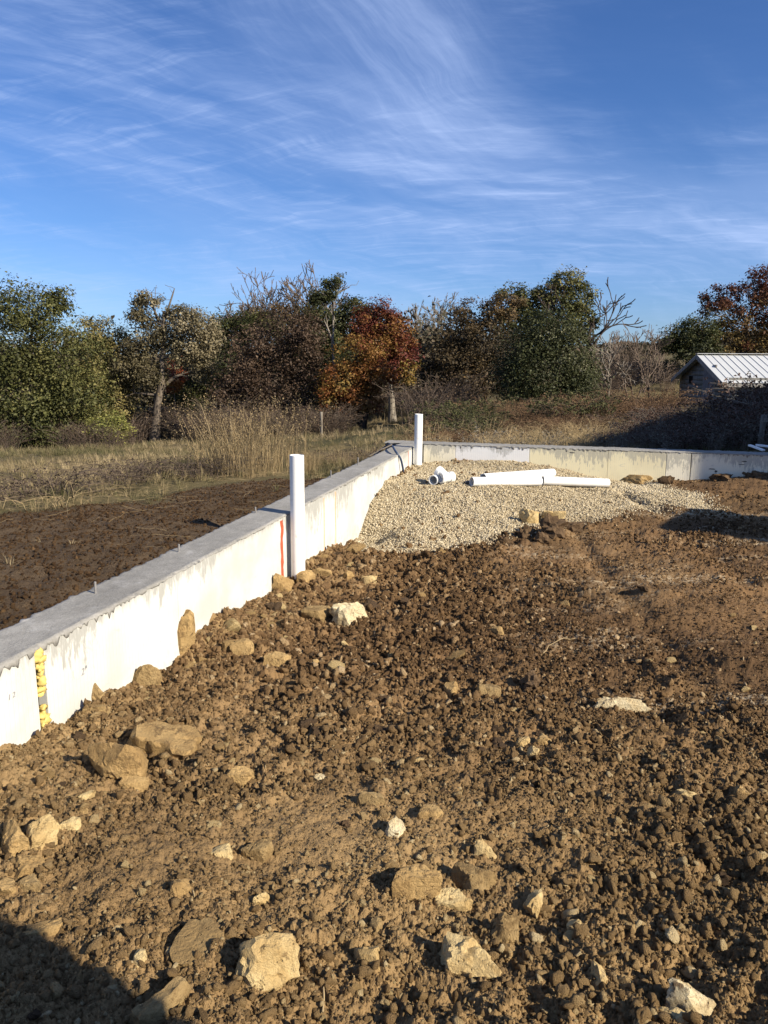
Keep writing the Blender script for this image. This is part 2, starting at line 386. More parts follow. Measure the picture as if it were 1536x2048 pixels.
def clod_material():
    m, t, b = material('soil_clod', 0.95, 0.12); co = t.coord('Object')
    n2 = t.noise(co, 2.0, 4, 0.65); n3 = t.noise(co, 7.0, 3, 0.6)
    f = t.math('ADD', t.attr('tint', 'INSTANCER'), t.math('MULTIPLY', t.math('SUBTRACT', n2, 0.5), 0.35), clamp=True)
    c = t.ramp(f, [(0.0, (0.055, 0.033, 0.016)), (0.28, (0.124, 0.079, 0.037)), (0.55, (0.235, 0.152, 0.070)), (0.78, (0.35, 0.236, 0.111)), (0.88, (0.46, 0.335, 0.165)), (1.0, (0.64, 0.50, 0.28))])
    x_, y_, z_ = t.sep(t.new('ShaderNodeNewGeometry').outputs['Position']); far = t.step(y_, 2.4, 4.6)
    c = t.mix(far, c, t.mix(1.0, c, (1.0, 0.925, 0.95), 'MULTIPLY'))
    t.L.new(c, b.inputs['Base Color']); t.L.new(t.bump(n3, 0.7, 0.25), b.inputs['Normal'])
    return m
def gravel_material():
    m, t, b = material('crushed_stone', 0.85, 0.2); co = t.coord('Object')
    f = t.math('ADD', t.attr('tint', 'INSTANCER'), t.math('MULTIPLY', t.math('SUBTRACT', t.noise(co, 1.5, 3), 0.5), 0.3), clamp=True)
    c = t.ramp(f, [(0.0, (0.13, 0.095, 0.055)), (0.25, (0.28, 0.22, 0.132)), (0.6, (0.43, 0.355, 0.225)), (1.0, (0.60, 0.52, 0.37))])
    t.L.new(c, b.inputs['Base Color']); return m
ROCKSC = 6.0
def rock_material(name, pale, tan, dirt, dirt_amt):
    dirt_amt += 0.05
    m, t, b = material(name, 0.9, 0.15); co = t.coord('Object')
    rnd = t.new('ShaderNodeObjectInfo').outputs['Random']
    co = t.vmath('ADD', co, t.comb(t.math('MULTIPLY', rnd, 37.0), t.math('MULTIPLY', rnd, 11.0), 0.0))
    co = t.vmath('MULTIPLY', co, (ROCKSC, ROCKSC, ROCKSC))
    n1 = t.noise(co, 1.1, 5, 0.62, 0.6); n2 = t.noise(co, 3.0, 7, 0.72, 0.3); n3 = t.noise(co, 14, 5, 0.7)
    c = t.mix(t.step(n1, 0.36, 0.66), pale, tan)
    c = t.mix(t.math('MULTIPLY', t.step(n3, 0.50, 0.75), 0.55), c, tuple(k * 0.55 for k in tan))
    c = t.mix(t.step(n2, 0.62 - dirt_amt, 0.76 - dirt_amt), c, dirt)
    pit = t.step(t.voro(co, 7.0), 0.16, 0.05); c = t.mix(t.math('MULTIPLY', pit, 0.6), c, dirt)
    t.L.new(c, b.inputs['Base Color'])
    h = t.math('ADD', t.math('MULTIPLY', n2, 0.6), t.math('MULTIPLY', n3, 0.4))
    h = t.math('SUBTRACT', h, t.math('MULTIPLY', pit, 0.25))
    t.L.new(t.bump(h, 0.8, 0.05), b.inputs['Normal']); return m
def leaf_material(name, stops, rough=0.6, trans=0.25):
    m, t, b = material(name, rough, 0.25)
    c = t.ramp(t.attr('tint'), stops); t.L.new(c, b.inputs['Base Color'])
    tr = t.new('ShaderNodeBsdfTranslucent'); t.L.new(c, tr.inputs[0])
    mx = t.new('ShaderNodeMixShader'); mx.inputs[0].default_value = trans
    t.L.new(b.outputs[0], mx.inputs[1]); t.L.new(tr.outputs[0], mx.inputs[2])
    t.L.new(mx.outputs[0], t.N['Material Output'].inputs[0]); return m
def bark_material(name, a, c2):
    m, t, b = material(name, 0.9, 0.15); co = t.coord('Object')
    n = t.noise(t.mapping(co, (1, 1, 0.25)), 9.0, 5, 0.65)
    t.L.new(t.ramp(n, [(0.35, a), (0.68, c2)]), b.inputs['Base Color']); t.L.new(t.bump(n, 0.8, 0.05), b.inputs['Normal']); return m
def plain(name, col, rough=0.6, spec=0.3, var=0.15, scale=20):
    m, t, b = material(name, rough, spec); n = t.noise(t.coord('Object'), scale, 4, 0.6)
    t.L.new(t.mix(n, tuple(k * (1 - var) for k in col), tuple(min(1, k * (1 + var)) for k in col)), b.inputs['Base Color']); return m

MSOIL, MCLOD, MGRAV = soil_material(), clod_material(), gravel_material()
MROCK = {
    'pale': rock_material('pale_limestone', (0.64, 0.49, 0.245), (0.46, 0.315, 0.135), (0.21, 0.137, 0.062), 0.03),
    'white': rock_material('chalky_limestone', (0.68, 0.58, 0.37), (0.48, 0.36, 0.19), (0.20, 0.135, 0.074), 0.05),
    'tan': rock_material('tan_limestone', (0.46, 0.31, 0.135), (0.33, 0.212, 0.088), (0.19, 0.123, 0.056), 0.06),
    'brown': rock_material('dirty_limestone', (0.36, 0.25, 0.115), (0.27, 0.18, 0.078), (0.19, 0.124, 0.055), 0.08),
    'mud': rock_material('mud_lump', (0.15, 0.097, 0.053), (0.11, 0.070, 0.038), (0.080, 0.050, 0.028), 0.1),
}
MPVC = plain('white_pvc', (0.78, 0.775, 0.74), 0.35, 0.4, 0.03, 6)
def pvc_material():
    m, t, b = material('white_pvc_scuffed', 0.38, 0.4); co = t.coord('Object')
    n = t.noise(t.mapping(co, (14, 14, 1.2)), 2.0, 5, 0.7); d = t.noise(co, 9, 5, 0.7)
    c = t.mix(t.math('MULTIPLY', t.step(n, 0.52, 0.75), 0.22), (0.80, 0.795, 0.76), (0.55, 0.53, 0.47))
    c = t.mix(t.math('MULTIPLY', t.step(d, 0.56, 0.72), 0.50), c, (0.46, 0.36, 0.23))
    t.L.new(c, b.inputs['Base Color']); return m
MPVC2 = pvc_material()
def concrete_material():
    m, t, b = material('cured_concrete', 0.92, 0.15); co = t.coord('Object')
    n1 = t.noise(co, 1.6, 5, 0.6); n2 = t.noise(co, 14, 5, 0.65); n3 = t.noise(co, 70, 4, 0.7)
    f = t.math('ADD', t.math('MULTIPLY', n1, 0.45), t.math('ADD', t.math('MULTIPLY', n2, 0.3), t.math('MULTIPLY', n3, 0.3)))
    c = t.ramp(f, [(0.34, (0.155, 0.148, 0.132)), (0.52, (0.255, 0.245, 0.222)), (0.68, (0.37, 0.356, 0.325))])
    c = t.mix(t.math('MULTIPLY', t.step(t.noise(co, 4.0, 4), 0.60, 0.72), 0.35), c, (0.52, 0.51, 0.49))
    t.L.new(c, b.inputs['Base Color'])
    t.L.new(t.bump(t.math('ADD', n3, t.math('MULTIPLY', n2, 0.6)), 0.6, 0.007), b.inputs['Normal']); return m
MCONC = concrete_material()
def foam_material(name, base, aged, streak=1.0):
    """ribbed foam board; object space: x along the wall, z up, 0 = wall top"""
    m, t, b = material(name, 0.75, 0.15); co = t.coord('Object'); x, y, z = t.sep(co)
    xx = t.comb(x, 0.0, t.math('MULTIPLY', z, 0.22))
    s1 = t.noise(xx, 26.0, 6, 0.72); s2 = t.noise(xx, 90.0, 4, 0.6); big = t.noise(t.comb(x, 3.0, z), 2.2, 5, 0.6)
    depth = t.math('MULTIPLY', z, -1.0)
    reach = t.math('MULTIPLY', t.math('POWER', t.math('MAXIMUM', t.math('SUBTRACT', s1, 0.30), 0.0), 1.6), t.math('ADD', 0.10, t.math('MULTIPLY', t.step(t.noise(t.comb(x, 9.0, 0.0), 1.4, 3), 0.40, 0.72), 0.95)))
    drip = t.step(t.math('SUBTRACT', t.math('MULTIPLY', reach, 2.4), depth), -0.045, 0.03)
    drip = t.math('MULTIPLY', drip, t.step(t.math('ADD', s2, t.math('MULTIPLY', s1, 0.5)), 0.50, 0.74))
    c = t.mix(t.step(big, 0.42, 0.70), base, aged)
    rib = t.step(t.math('ABSOLUTE', t.math('SUBTRACT', t.math('FRACT', t.math('MULTIPLY', x, 36.0)), 0.5)), 0.40, 0.49)
    c = t.mix(t.math('MULTIPLY', rib, t.math('MULTIPLY', t.step(t.noise(t.comb(x, 1.0, z), 5, 4), 0.30, 0.60), 0.40)), c, (0.52, 0.51, 0.46))
    smear = t.step(t.noise(t.mapping(co, (1.2, 1, 4.0)), 5.0, 6, 0.72, 0.8), 0.60, 0.70)
    c = t.mix(t.math('MULTIPLY', smear, 0.55), c, (0.40, 0.40, 0.37))
    c = t.mix(t.math('MULTIPLY', drip, 0.80 * streak), c, (0.30, 0.295, 0.265))
    splash = t.math('MULTIPLY', t.step(t.math('ADD', depth, t.math('MULTIPLY', t.noise(t.comb(x, 5.0, z), 6, 5), 0.25)), 0.50, 0.75), t.step(t.noise(t.comb(x, 2.0, z), 18, 4), 0.48, 0.66))
    c = t.mix(t.math('MULTIPLY', splash, 0.5), c, (0.55, 0.44, 0.28))
    t.L.new(c, b.inputs['Base Color'])
    t.L.new(t.bump(t.math('SUBTRACT', t.math('MULTIPLY', t.noise(co, 60, 4), 0.3), rib), 0.35, 0.004), b.inputs['Normal']); return m
MFOAM = foam_material('white_foam', (0.56, 0.555, 0.52), (0.45, 0.445, 0.41))
MFOAM_LILAC = foam_material('fresh_white_foam', (0.76, 0.755, 0.74), (0.70, 0.70, 0.69), 0.8)
MFOAM_CREAM = foam_material('cream_foam', (0.78, 0.73, 0.58), (0.71, 0.66, 0.50), 0.8)
MFOAM_YEL = foam_material('yellowed_foam', (0.76, 0.69, 0.46), (0.70, 0.63, 0.42), 0.8)
MSPRAY = plain('yellow_spray_foam', (0.56, 0.42, 0.13), 0.6, 0.3, 0.4, 30)
MORANGE = plain('orange_marking_paint', (0.38, 0.085, 0.038), 0.7, 0.2, 0.3, 40)
MORANGE_FAINT = plain('faded_orange_paint', (0.74, 0.33, 0.17), 0.7, 0.2, 0.25, 25)
MSTEEL = plain('rusty_grey_steel', (0.20, 0.19, 0.18), 0.6, 0.4, 0.4, 40)
MHOSE = plain('dark_blue_tubing', (0.030, 0.050, 0.095), 0.4, 0.4, 0.1)
MBARK = bark_material('grey_brown_bark', (0.070, 0.055, 0.042), (0.20, 0.165, 0.128))
MBARK_PALE = bark_material('pale_bark', (0.13, 0.11, 0.085), (0.30, 0.265, 0.215))
MBARK_DARK = bark_material('dark_bark', (0.028, 0.022, 0.018), (0.075, 0.058, 0.045))
MTWIG = bark_material('bare_twig', (0.075, 0.055, 0.042), (0.19, 0.145, 0.11))
MTWIG_RUST = bark_material('rusty_twig', (0.105, 0.062, 0.034), (0.26, 0.17, 0.098))
MTWIG_GREY = bark_material('grey_twig', (0.13, 0.11, 0.09), (0.27, 0.235, 0.19))
MSTRAW = plain('dry_straw', (0.36, 0.27, 0.145), 0.8, 0.2, 0.35, 3)
MWOOD = bark_material('weathered_wood', (0.12, 0.11, 0.095), (0.27, 0.25, 0.215))

# ------------------------------------------------------------------ scattered stuff (instances on points)
def scatter(name, P, S, R, idx, tint, sources, kind='stuff'):
    me = bpy.data.meshes.new(name); n = len(P)
    me.vertices.add(n); me.vertices.foreach_set('co', np.asarray(P, np.float32).ravel())
    def at(nm, typ, arr, key):
        a = me.attributes.new(nm, typ, 'POINT'); a.data.foreach_set(key, np.ascontiguousarray(arr).ravel())
    at('size', 'FLOAT_VECTOR', np.asarray(S, np.float32), 'vector'); at('turn', 'FLOAT_VECTOR', np.asarray(R, np.float32), 'vector')
    at('pick', 'INT', np.asarray(idx, np.int32), 'value'); at('tint', 'FLOAT', np.asarray(tint, np.float32), 'value')
    o = link(name, me); tag(o, kind=kind)
    ng = bpy.data.node_groups.new(name + '_nodes', 'GeometryNodeTree')
    ng.interface.new_socket('Geometry', in_out='INPUT', socket_type='NodeSocketGeometry'); ng.interface.new_socket('Geometry', in_out='OUTPUT', socket_type='NodeSocketGeometry')
    N, L = ng.nodes, ng.links
    gi = N.new('NodeGroupInput'); go = N.new('NodeGroupOutput'); ip = N.new('GeometryNodeInstanceOnPoints'); jn = N.new('GeometryNodeJoinGeometry')
    for s in sources:
        oi = N.new('GeometryNodeObjectInfo'); oi.inputs['Object'].default_value = s; oi.inputs['As Instance'].default_value = True
        L.new(oi.outputs['Geometry'], jn.inputs[0])
    def na(nm, typ):
        a = N.new('GeometryNodeInputNamedAttribute'); a.data_type = typ; a.inputs[0].default_value = nm; return a.outputs[0]
    er = N.new('FunctionNodeEulerToRotation'); L.new(na('turn', 'FLOAT_VECTOR'), er.inputs[0])
    L.new(gi.outputs[0], ip.inputs['Points']); L.new(jn.outputs[0], ip.inputs['Instance'])
    ip.inputs['Pick Instance'].default_value = True
    L.new(na('pick', 'INT'), ip.inputs['Instance Index']); L.new(er.outputs[0], ip.inputs['Rotation']); L.new(na('size', 'FLOAT_VECTOR'), ip.inputs['Scale'])
    L.new(ip.outputs[0], go.inputs[0])
    md = o.modifiers.new('scatter', 'NODES'); md.node_group = ng
    return o

_ico = {}
def ico(sub):
    if sub not in _ico:
        bm = bmesh.new(); bmesh.ops.create_icosphere(bm, subdivisions=sub, radius=1.0)
        V = np.array([v.co[:] for v in bm.verts]); F = np.array([[v.index for v in f.verts] for f in bm.faces]); bm.free(); _ico[sub] = (V, F)
    return _ico[sub]
def rock_shape(seed, sub=3, planes=12, soft=14.0, rough=0.07, size=(1, 1, 1), lump=0.12, flat=None):
    r = np.random.RandomState(seed); V, F = ico(sub)
    n = r.normal(size=(planes, 3)); n /= np.linalg.norm(n, axis=1)[:, None]; d = r.uniform(0.50, 1.0, planes)
    if flat is not None:                                   # bedded stone: a split top and bottom, steep broken sides
        n[:, 2] *= 0.35; n /= np.linalg.norm(n, axis=1)[:, None]
        n = np.concatenate([n, [[r.normal(0, .12), r.normal(0, .12), 1], [r.normal(0, .12), r.normal(0, .12), -1]]]); n /= np.linalg.norm(n, axis=1)[:, None]; d = np.concatenate([d, [flat, flat]])
    dots = np.maximum(V @ n.T, 0.05); rr = d[None] / dots
    rad = -np.log(np.exp(-soft * np.minimum(rr, 3)).sum(1)) / soft
    rad = np.clip(rad, 0.3, 1.25)
    rad = rad * (1 + (0.22 - np.abs(noise3(V, 2.1, seed + 11)) * 1.4) * lump + noise3(V, 1.6, seed) * lump * 0.6 + noise3(V, 5.0, seed + 3) * rough + noise3(V, 13.0, seed + 6) * rough * 0.5)
    P = V * rad[:, None] * np.array(size); P -= (P.max(0) + P.min(0)) / 2
    return P, F
def clod_sources(tagname, mat, count, seed, sub, **kw):
    out = []
    for k in range(count):
        r = np.random.RandomState(seed + k); P, F = rock_shape(seed + k * 7, sub, kw.get('planes', 10), kw.get('soft', 10), kw.get('rough', 0.12), (1, r.uniform(.7, 1), r.uniform(.55, .85)), kw.get('lump', 0.3))
        me = mesh_np(tagname, P, F, smooth=kw.get('smooth', False)); me.materials.append(mat); out.append(bpy.data.objects.new(tagname, me))
    return out

# ------------------------------------------------------------------ pit floor
def polar(az, r):
    A, R = np.meshgrid(az, r); x = R * np.sin(A); y = R * np.cos(A)
    nr, nc = x.shape; i = np.arange(nr - 1)[:, None] * nc + np.arange(nc - 1)[None]
    F = np.stack([i, i + 1, i + nc + 1, i + nc], -1).reshape(-1, 4)
    return x.ravel(), y.ravel(), F
def build_pit():
    a = np.radians(35); az = np.concatenate([np.linspace(-math.pi, -a, 40)[:-1], np.linspace(-a, a, 760), np.linspace(a, math.pi, 40)[1:]])
    dep = np.radians(np.linspace(53, 7.2, 560)); r = 1.65 / np.tan(dep)
    r = np.concatenate([[0.05, 0.3, 0.6, 0.9], r[r > 1.05], [14.2, 16, 20, 28, 40]])
    x, y, F = polar(az, r)
    dl = dist_left(x, y); df = dist_far(x, y); keepv = (dl > -0.16) & (df > -0.16)
    F = F[keepv[F].all(1)]
    used = np.unique(F); mp = np.full(len(x), -1); mp[used] = np.arange(len(used)); x, y, F = x[used], y[used], mp[F]
    z = pit_full(x, y); g, sd = gravel_mask(x, y)
    z = z + RNG.uniform(-1, 1, len(x)) * 0.0017 * np.clip(np.hypot(x, y), 0, 8) * (0.45 + 0.55 * rough_mask(x, y)) * (1 - g)
    g = g * np.clip(1.0 + fbm(x * 6, y * 6, 13, 3) * 0.3, 0, 1)
    rr = rough_mask(x, y)
    dist = np.hypot(x, y)
    tone = 0.66 + fbm(x * 0.9, y * 0.9, 71, 3) * 0.35
    tone -= 0.15 * np.clip((dist - 2.3) / 2.0, 0, 1) + 0.15 * np.clip((x + 0.1) / 1.2, 0, 1)                      # darker soil tone further in and to the right
    tone += 0.22 * np.exp(-(dist_left(x, y) / 0.7) ** 2)                  # dry spill heaped along the foam
    tone -= 0.05 * (1 - rr)
    pale = np.clip(fbm(x * 0.9, y * 4.5, 47, 3) * 3.4 - 0.40, 0, 1) * np.clip((x - 0.6) / 0.8, 0, 1) * np.clip((y - 2.6) / 1.0, 0, 1) * (1 - g)
    pale = pale + np.clip(0.6 - np.abs(sd) / 0.25, 0, 1) * 0.8 * (1 - g) * (x > 1.4)
    me = mesh_np('dirt_floor', np.stack([x, y, z], 1), F, False, {'gravel': ('POINT', g), 'tone': ('POINT', tone), 'pale': ('POINT', np.clip(pale, 0, 1)), 'red': ('POINT', np.clip((dist - 2.4) / 2.2, 0, 1) * (1 - np.exp(-(dist_left(x, y) / 0.6) ** 2)) * np.clip(0.8 + fbm(x * .7, y * .7, 37, 3), 0, 1))})
    tag(link('dirt_floor', me, None, MSOIL), kind='structure')
build_pit()

def in_frame(x, y, m=0.12):
    return (y > 0.9) & (np.abs(x) < (0.5 + m) * np.maximum(y, 1.0) * 1.05 + 0.25)
def scatter_floor():
    src_far = clod_sources('soil_clod', MCLOD, 6, 100, 1, smooth=False, planes=8, soft=24, lump=0.45)
    src = clod_sources('soil_clod', MCLOD, 10, 300, 2, smooth=False, planes=7, soft=30, lump=0.75, rough=0.34)
    allP, S, R, I, T = [], [], [], [], []
    for (y0, y1, dens, smin, smax, srcs) in [(0.95, 2.2, 25000, 0.0028, 0.026, 1), (2.2, 3.6, 18000, 0.0040, 0.030, 1), (3.6, 5.6, 10000, 0.0062, 0.032, 1), (5.6, 8.2, 4200, 0.0085, 0.036, 0), (8.2, 11.6, 1000, 0.012, 0.042, 0)]:
        hw = 0.62 * y1 + 0.3; n = int(dens * (y1 - y0) * 2 * hw)
        x = RNG.uniform(-hw, hw, n); y = RNG.uniform(y0, y1, n)
        k = in_frame(x, y) & (dist_left(x, y) > 0.02) & (dist_far(x, y) > 0.02); x, y = x[k], y[k]
        g, sd = gravel_mask(x, y); r = rough_mask(x, y)
        k = (RNG.uniform(size=len(x)) < (0.40 + 0.60 * r) * (0.65 + 0.9 * (fbm(x * 3, y * 3, 19, 3)))) & ((g < 0.3) | (RNG.uniform(size=len(x)) < 0.05))
        x, y, r = x[k], y[k], r[k]
        u = RNG.uniform(size=len(x)); s = smin * (1 - u * (1 - (smin / smax) ** 2.0)) ** (-1 / 2.0)
        s = s * (0.45 + 0.55 * r)
        z = pit_full(x, y) + s * RNG.uniform(-0.1, 0.6, len(x))
        allP.append(np.stack([x, y, z], 1)); S.append(s[:, None] * RNG.uniform(0.55, 1.35, (len(x), 3))); R.append(RNG.uniform(0, 6.28, (len(x), 3)))
        I.append(RNG.randint(0, 10, len(x)) if srcs else RNG.randint(10, 16, len(x)))
        d = np.hypot(x, y)
        t = 0.61 + fbm(x * 0.9, y * 0.9, 71, 3) * 0.28 - 0.13 * np.clip((d - 2.3) / 2.0, 0, 1) - 0.06 * np.clip((x + 0.2) / 1.0, 0, 1) + 0.15 * np.exp(-(dist_left(x, y) / 0.7) ** 2) + RNG.normal(0, 0.09, len(x))
        pale = RNG.uniform(size=len(x)) < 0.10 + 0.02 * (d > 3); t = np.where(pale, RNG.uniform(0.76, 1.0, len(x)), t)
        T.append(np.clip(t, 0, 1))
    # join order in the node tree is reversed: pick index follows the join socket order
    scatter('dirt_clods', np.concatenate(allP), np.concatenate(S), np.concatenate(R), np.concatenate(I), np.concatenate(T), src + src_far)
    # crushed stone
    gs = clod_sources('gravel_stone', MGRAV, 6, 500, 1, smooth=False, planes=8, soft=20, rough=0.05, lump=0.15)
    n = 190000; x = RNG.uniform(-0.5, 5.2, n); y = RNG.uniform(6.6, 11.5, n)
    k = (dist_left(x, y) > 0.01) & (dist_far(x, y) > 0.01); x, y = x[k], y[k]
    g, sd = gravel_mask(x, y)
    k = RNG.uniform(size=len(x)) < np.clip(g * 1.0 + np.clip(0.22 + sd * 0.7, 0, 0.18), 0, 1); x, y = x[k], y[k]
    s = 0.0065 + 0.0085 * RNG.uniform(size=len(x)) ** 1.8; z = pit_full(x, y) + s * RNG.uniform(0.0, 0.6, len(x))
    scatter('gravel', np.stack([x, y, z], 1), s[:, None] * RNG.uniform(0.8, 1.2, (len(x), 3)), RNG.uniform(0, 6.28, (len(x), 3)), RNG.randint(0, 6, len(x)), np.clip(0.55 + RNG.normal(0, 0.22, len(x)) + fbm(x * 1.2, y * 1.2, 3, 2) * 0.2, 0, 1), gs)
scatter_floor()

# ------------------------------------------------------------------ land outside
def field_material():
    m, t, b = material('field', 0.95, 0.1); co = t.coord('Object')
    n1 = t.noise(co, 0.22, 5, 0.6); n2 = t.noise(co, 1.7, 5, 0.65); n3 = t.noise(co, 22, 5, 0.7); n4 = t.noise(co, 130, 3, 0.65)
    f = t.math('ADD', t.math('MULTIPLY', n1, 0.6), t.math('ADD', t.math('MULTIPLY', n2, 0.3), t.math('MULTIPLY', n3, 0.25)))
    gr = t.ramp(f, [(0.36, (0.050, 0.055, 0.022)), (0.50, (0.098, 0.085, 0.040)), (0.64, (0.17, 0.130, 0.066)), (0.8, (0.24, 0.185, 0.10))])
    s = t.math('ADD', t.math('MULTIPLY', n2, 0.4), t.math('ADD', t.math('MULTIPLY', n3, 0.4), t.math('MULTIPLY', n4, 0.3)))
    so = t.ramp(s, [(0.32, (0.044, 0.030, 0.018)), (0.56, (0.10, 0.068, 0.040)), (0.74, (0.17, 0.122, 0.075))])
    t.L.new(t.mix(t.attr('soil'), gr, so), b.inputs['Base Color'])
    t.L.new(t.bump(t.math('ADD', n3, t.math('MULTIPLY', n4, 0.5)), 1.0, 0.03), b.inputs['Normal']); return m
MFIELD = field_material()
def build_field():
    a = np.radians(36); az = np.concatenate([np.linspace(-math.pi, -a, 50)[:-1], np.linspace(-a, a, 420), np.linspace(a, math.pi, 50)[1:]])
    r = np.concatenate([np.linspace(2.2, 14, 260), np.geomspace(14.1, 60, 110), np.geomspace(62, 900, 40)])
    x, y, F = polar(az, r)
    out = (dist_left(x, y) < -0.15) | (dist_far(x, y) < -0.15); out |= (y < -2) & (x < -6)
    out |= np.hypot(x, y) > 36
    F = F[out[F].all(1)]
    used = np.unique(F); mp = np.full(len(x), -1); mp[used] = np.arange(len(used)); x, y, F = x[used], y[used], mp[F]
    me = mesh_np('field', np.stack([x, y, field_h(x, y)], 1), F, True, {'soil': ('POINT', strip_mask(x, y))})
    tag(link('field', me, None, MFIELD), kind='structure')
build_field()

# ------------------------------------------------------------------ tubes
def tube_vf(pts, rad, sides=8, cap=True, base=0):
    P = np.asarray(pts, float); n = len(P); rad = np.broadcast_to(np.asarray(rad, float), (n,))
    T = np.gradient(P, axis=0); T /= np.linalg.norm(T, axis=1)[:, None] + 1e-9
    ref = np.array([0, 0, 1.0]) if abs(T[:, 2]).mean() < 0.8 else np.array([1.0, 0.2, 0])
    U = np.cross(T, ref); U /= np.linalg.norm(U, axis=1)[:, None] + 1e-9; Wv = np.cross(T, U)
    a = np.linspace(0, 2 * math.pi, sides, endpoint=False)
    V = P[:, None] + rad[:, None, None] * (np.cos(a)[None, :, None] * U[:, None] + np.sin(a)[None, :, None] * Wv[:, None])
    i = np.arange(n - 1)[:, None] * sides; j = np.arange(sides)[None]; k = (j + 1) % sides
    F = np.stack([i + j, i + k, i + sides + k, i + sides + j], -1).reshape(-1, 4)
    return V.reshape(-1, 3), F + base
class Acc:
    def __init__(s): s.V = []; s.F = []; s.n = 0; s.A = []
    def add(s, V, F, tint=None):
        s.V.append(np.asarray(V, float)); s.F.append(np.asarray(F) + s.n); s.n += len(V)
        if tint is not None: s.A.append(np.broadcast_to(np.asarray(tint, float), (len(F),)))
    def tube(s, pts, rad, sides=6, tint=None):
        V, F = tube_vf(pts, rad, sides); s.add(V, F, tint)
    def mesh(s, name, smooth=False):
        if not s.V: return mesh_np(name, np.zeros((3, 3)), np.array([[0, 1, 2]]))
        at = {'tint': ('FACE', np.concatenate(s.A))} if s.A else None
        return mesh_np(name, np.concatenate(s.V), np.concatenate(s.F), smooth, at)
def bend(p0, p1, n=6, sag=0.0, wob=0.0, r=RNG):
    t = np.linspace(0, 1, n)[:, None]; P = np.asarray(p0) * (1 - t) + np.asarray(p1) * t
    L = np.linalg.norm(np.asarray(p1) - np.asarray(p0))
    P[:, 2] += sag * L * np.sin(math.pi * t[:, 0])
    if wob: P[1:-1] += r.normal(0, wob * L, (n - 2, 3))
    return P
def lathe(name, prof, sides, mat, parent=None, closed=True):
    prof = np.array(prof); n = len(prof); a = np.linspace(0, 2 * math.pi, sides, endpoint=False)
    V = np.stack([prof[:, None, 0] * np.cos(a)[None], prof[:, None, 0] * np.sin(a)[None], np.broadcast_to(prof[:, None, 1], (n, sides))], -1).reshape(-1, 3)
    m = n if closed else n - 1; F = []
    for i in range(m):
        for j in range(sides):
            k = (j + 1) % sides; i2 = (i + 1) % n; F.append((i * sides + j, i * sides + k, i2 * sides + k, i2 * sides + j))
    me = mesh_np(name, V, np.array(F)); o = link(name, me, parent, mat)
    for p in me.polygons: p.use_smooth = True
    e = np.cos(math.radians(40))
    try: me.set_sharp_from_angle(angle=math.radians(40))
    except Exception: pass
    return o

# ------------------------------------------------------------------ foundation walls
FT = 0.05
def wall_core(name, s0, s1, seed, parent):
    ns = int((s1 - s0) / 0.012); s = np.linspace(s0, s1, ns)
    r1 = fbm(s * 24, s * 0 + 3.3, seed, 3, 0.6); r2 = fbm(s * 26, s * 0 + 7.7, seed + 1, 4, 0.65)
    dn = fbm(s * 42, s * 0 + 1.1, seed + 2, 3, 0.7); patch = np.clip(fbm(s * 1.3, s * 0 + 5, seed + 3, 2) * 2 + 0.6, 0, 1)
    d = 0.010 + np.clip(dn + 0.05, 0, 1) * 0.060 * patch + np.clip(fbm(s * 20, s * 0 + 2.2, seed + 8, 3), 0, 1) * 0.018
    prof = []
    ys = np.linspace(0.022, THICK - 0.022, 9)
    prof.append((np.full(ns, THICK), np.full(ns, -1.25))); prof.append((THICK + 0.004 + r1 * 0.010, np.full(ns, -0.10)))
    prof.append((THICK + 0.003 + r1 * 0.022, -0.020 + r2 * 0.008)); prof.append((THICK - 0.008 + r1 * 0.012, 0.0 + r1 * 0.008))
    for yv in ys[::-1]: prof.append((np.full(ns, yv), fbm(s * 3, s * 0 + yv * 8, seed + 5, 4, 0.6) * 0.0025))
    prof.append((0.006 + r2 * 0.010, 0.001 + r2 * 0.008)); prof.append((-0.006 + r2 * 0.010, -0.010 + r1 * 0.006)); prof.append((np.full(ns, -0.0035) + np.clip(r1, -.3, .3) * 0.004, -d)); prof.append((np.full(ns, 0.006), -d - 0.001))
    prof.append((np.full(ns, FT + 0.004), np.full(ns, -0.05))); prof.append((np.full(ns, FT + 0.004), np.full(ns, -1.25)))
    Y = np.stack([p[0] for p in prof], 1); Z = np.stack([p[1] for p in prof], 1); m = Y.shape[1]
    V = np.stack([np.repeat(s[:, None], m, 1), Y, Z], -1).reshape(-1, 3)
    i = np.arange(ns - 1)[:, None] * m + np.arange(m - 1)[None]; F = np.stack([i, i + 1, i + m + 1, i + m], -1).reshape(-1, 4)
    return link('concrete_core', mesh_np('concrete_core', V, F, False), parent, MCONC)
def foam_board(s0, s1, mat, parent, label=None, ztop=-0.010):
    o = box('foam_board', (s0 + 0.0015, 0.0, -1.2, s1 - 0.0015, FT, ztop), mat, parent, 0.004)
    if label: o['label'] = label
    return o
def strip(name, s, w, z0, z1, mat, parent, seed=0, proud=0.003):
    """hand-sprayed stripe: a thin ragged film on the board"""
    n = 40; z = np.linspace(z0, z1, n); j = fbm(z * 9, z * 0 + seed, seed, 3) * w * 0.35; ww = w * (1 + fbm(z * 22, z * 0, seed + 4, 3) * 0.5)
    V = []; 
    for k in range(n):
        for (dx, dy) in ((-ww[k] / 2, 0.001), (-ww[k] / 2 * 0.8, -proud), (ww[k] / 2 * 0.8, -proud), (ww[k] / 2, 0.001)): V.append((s + j[k] + dx, dy, z[k]))
    i = np.arange(n - 1)[:, None] * 4 + np.arange(3)[None]; F = np.stack([i, i + 1, i + 5, i + 4], -1).reshape(-1, 4)
    return link(name, mesh_np(name, np.array(V), F), parent, mat)
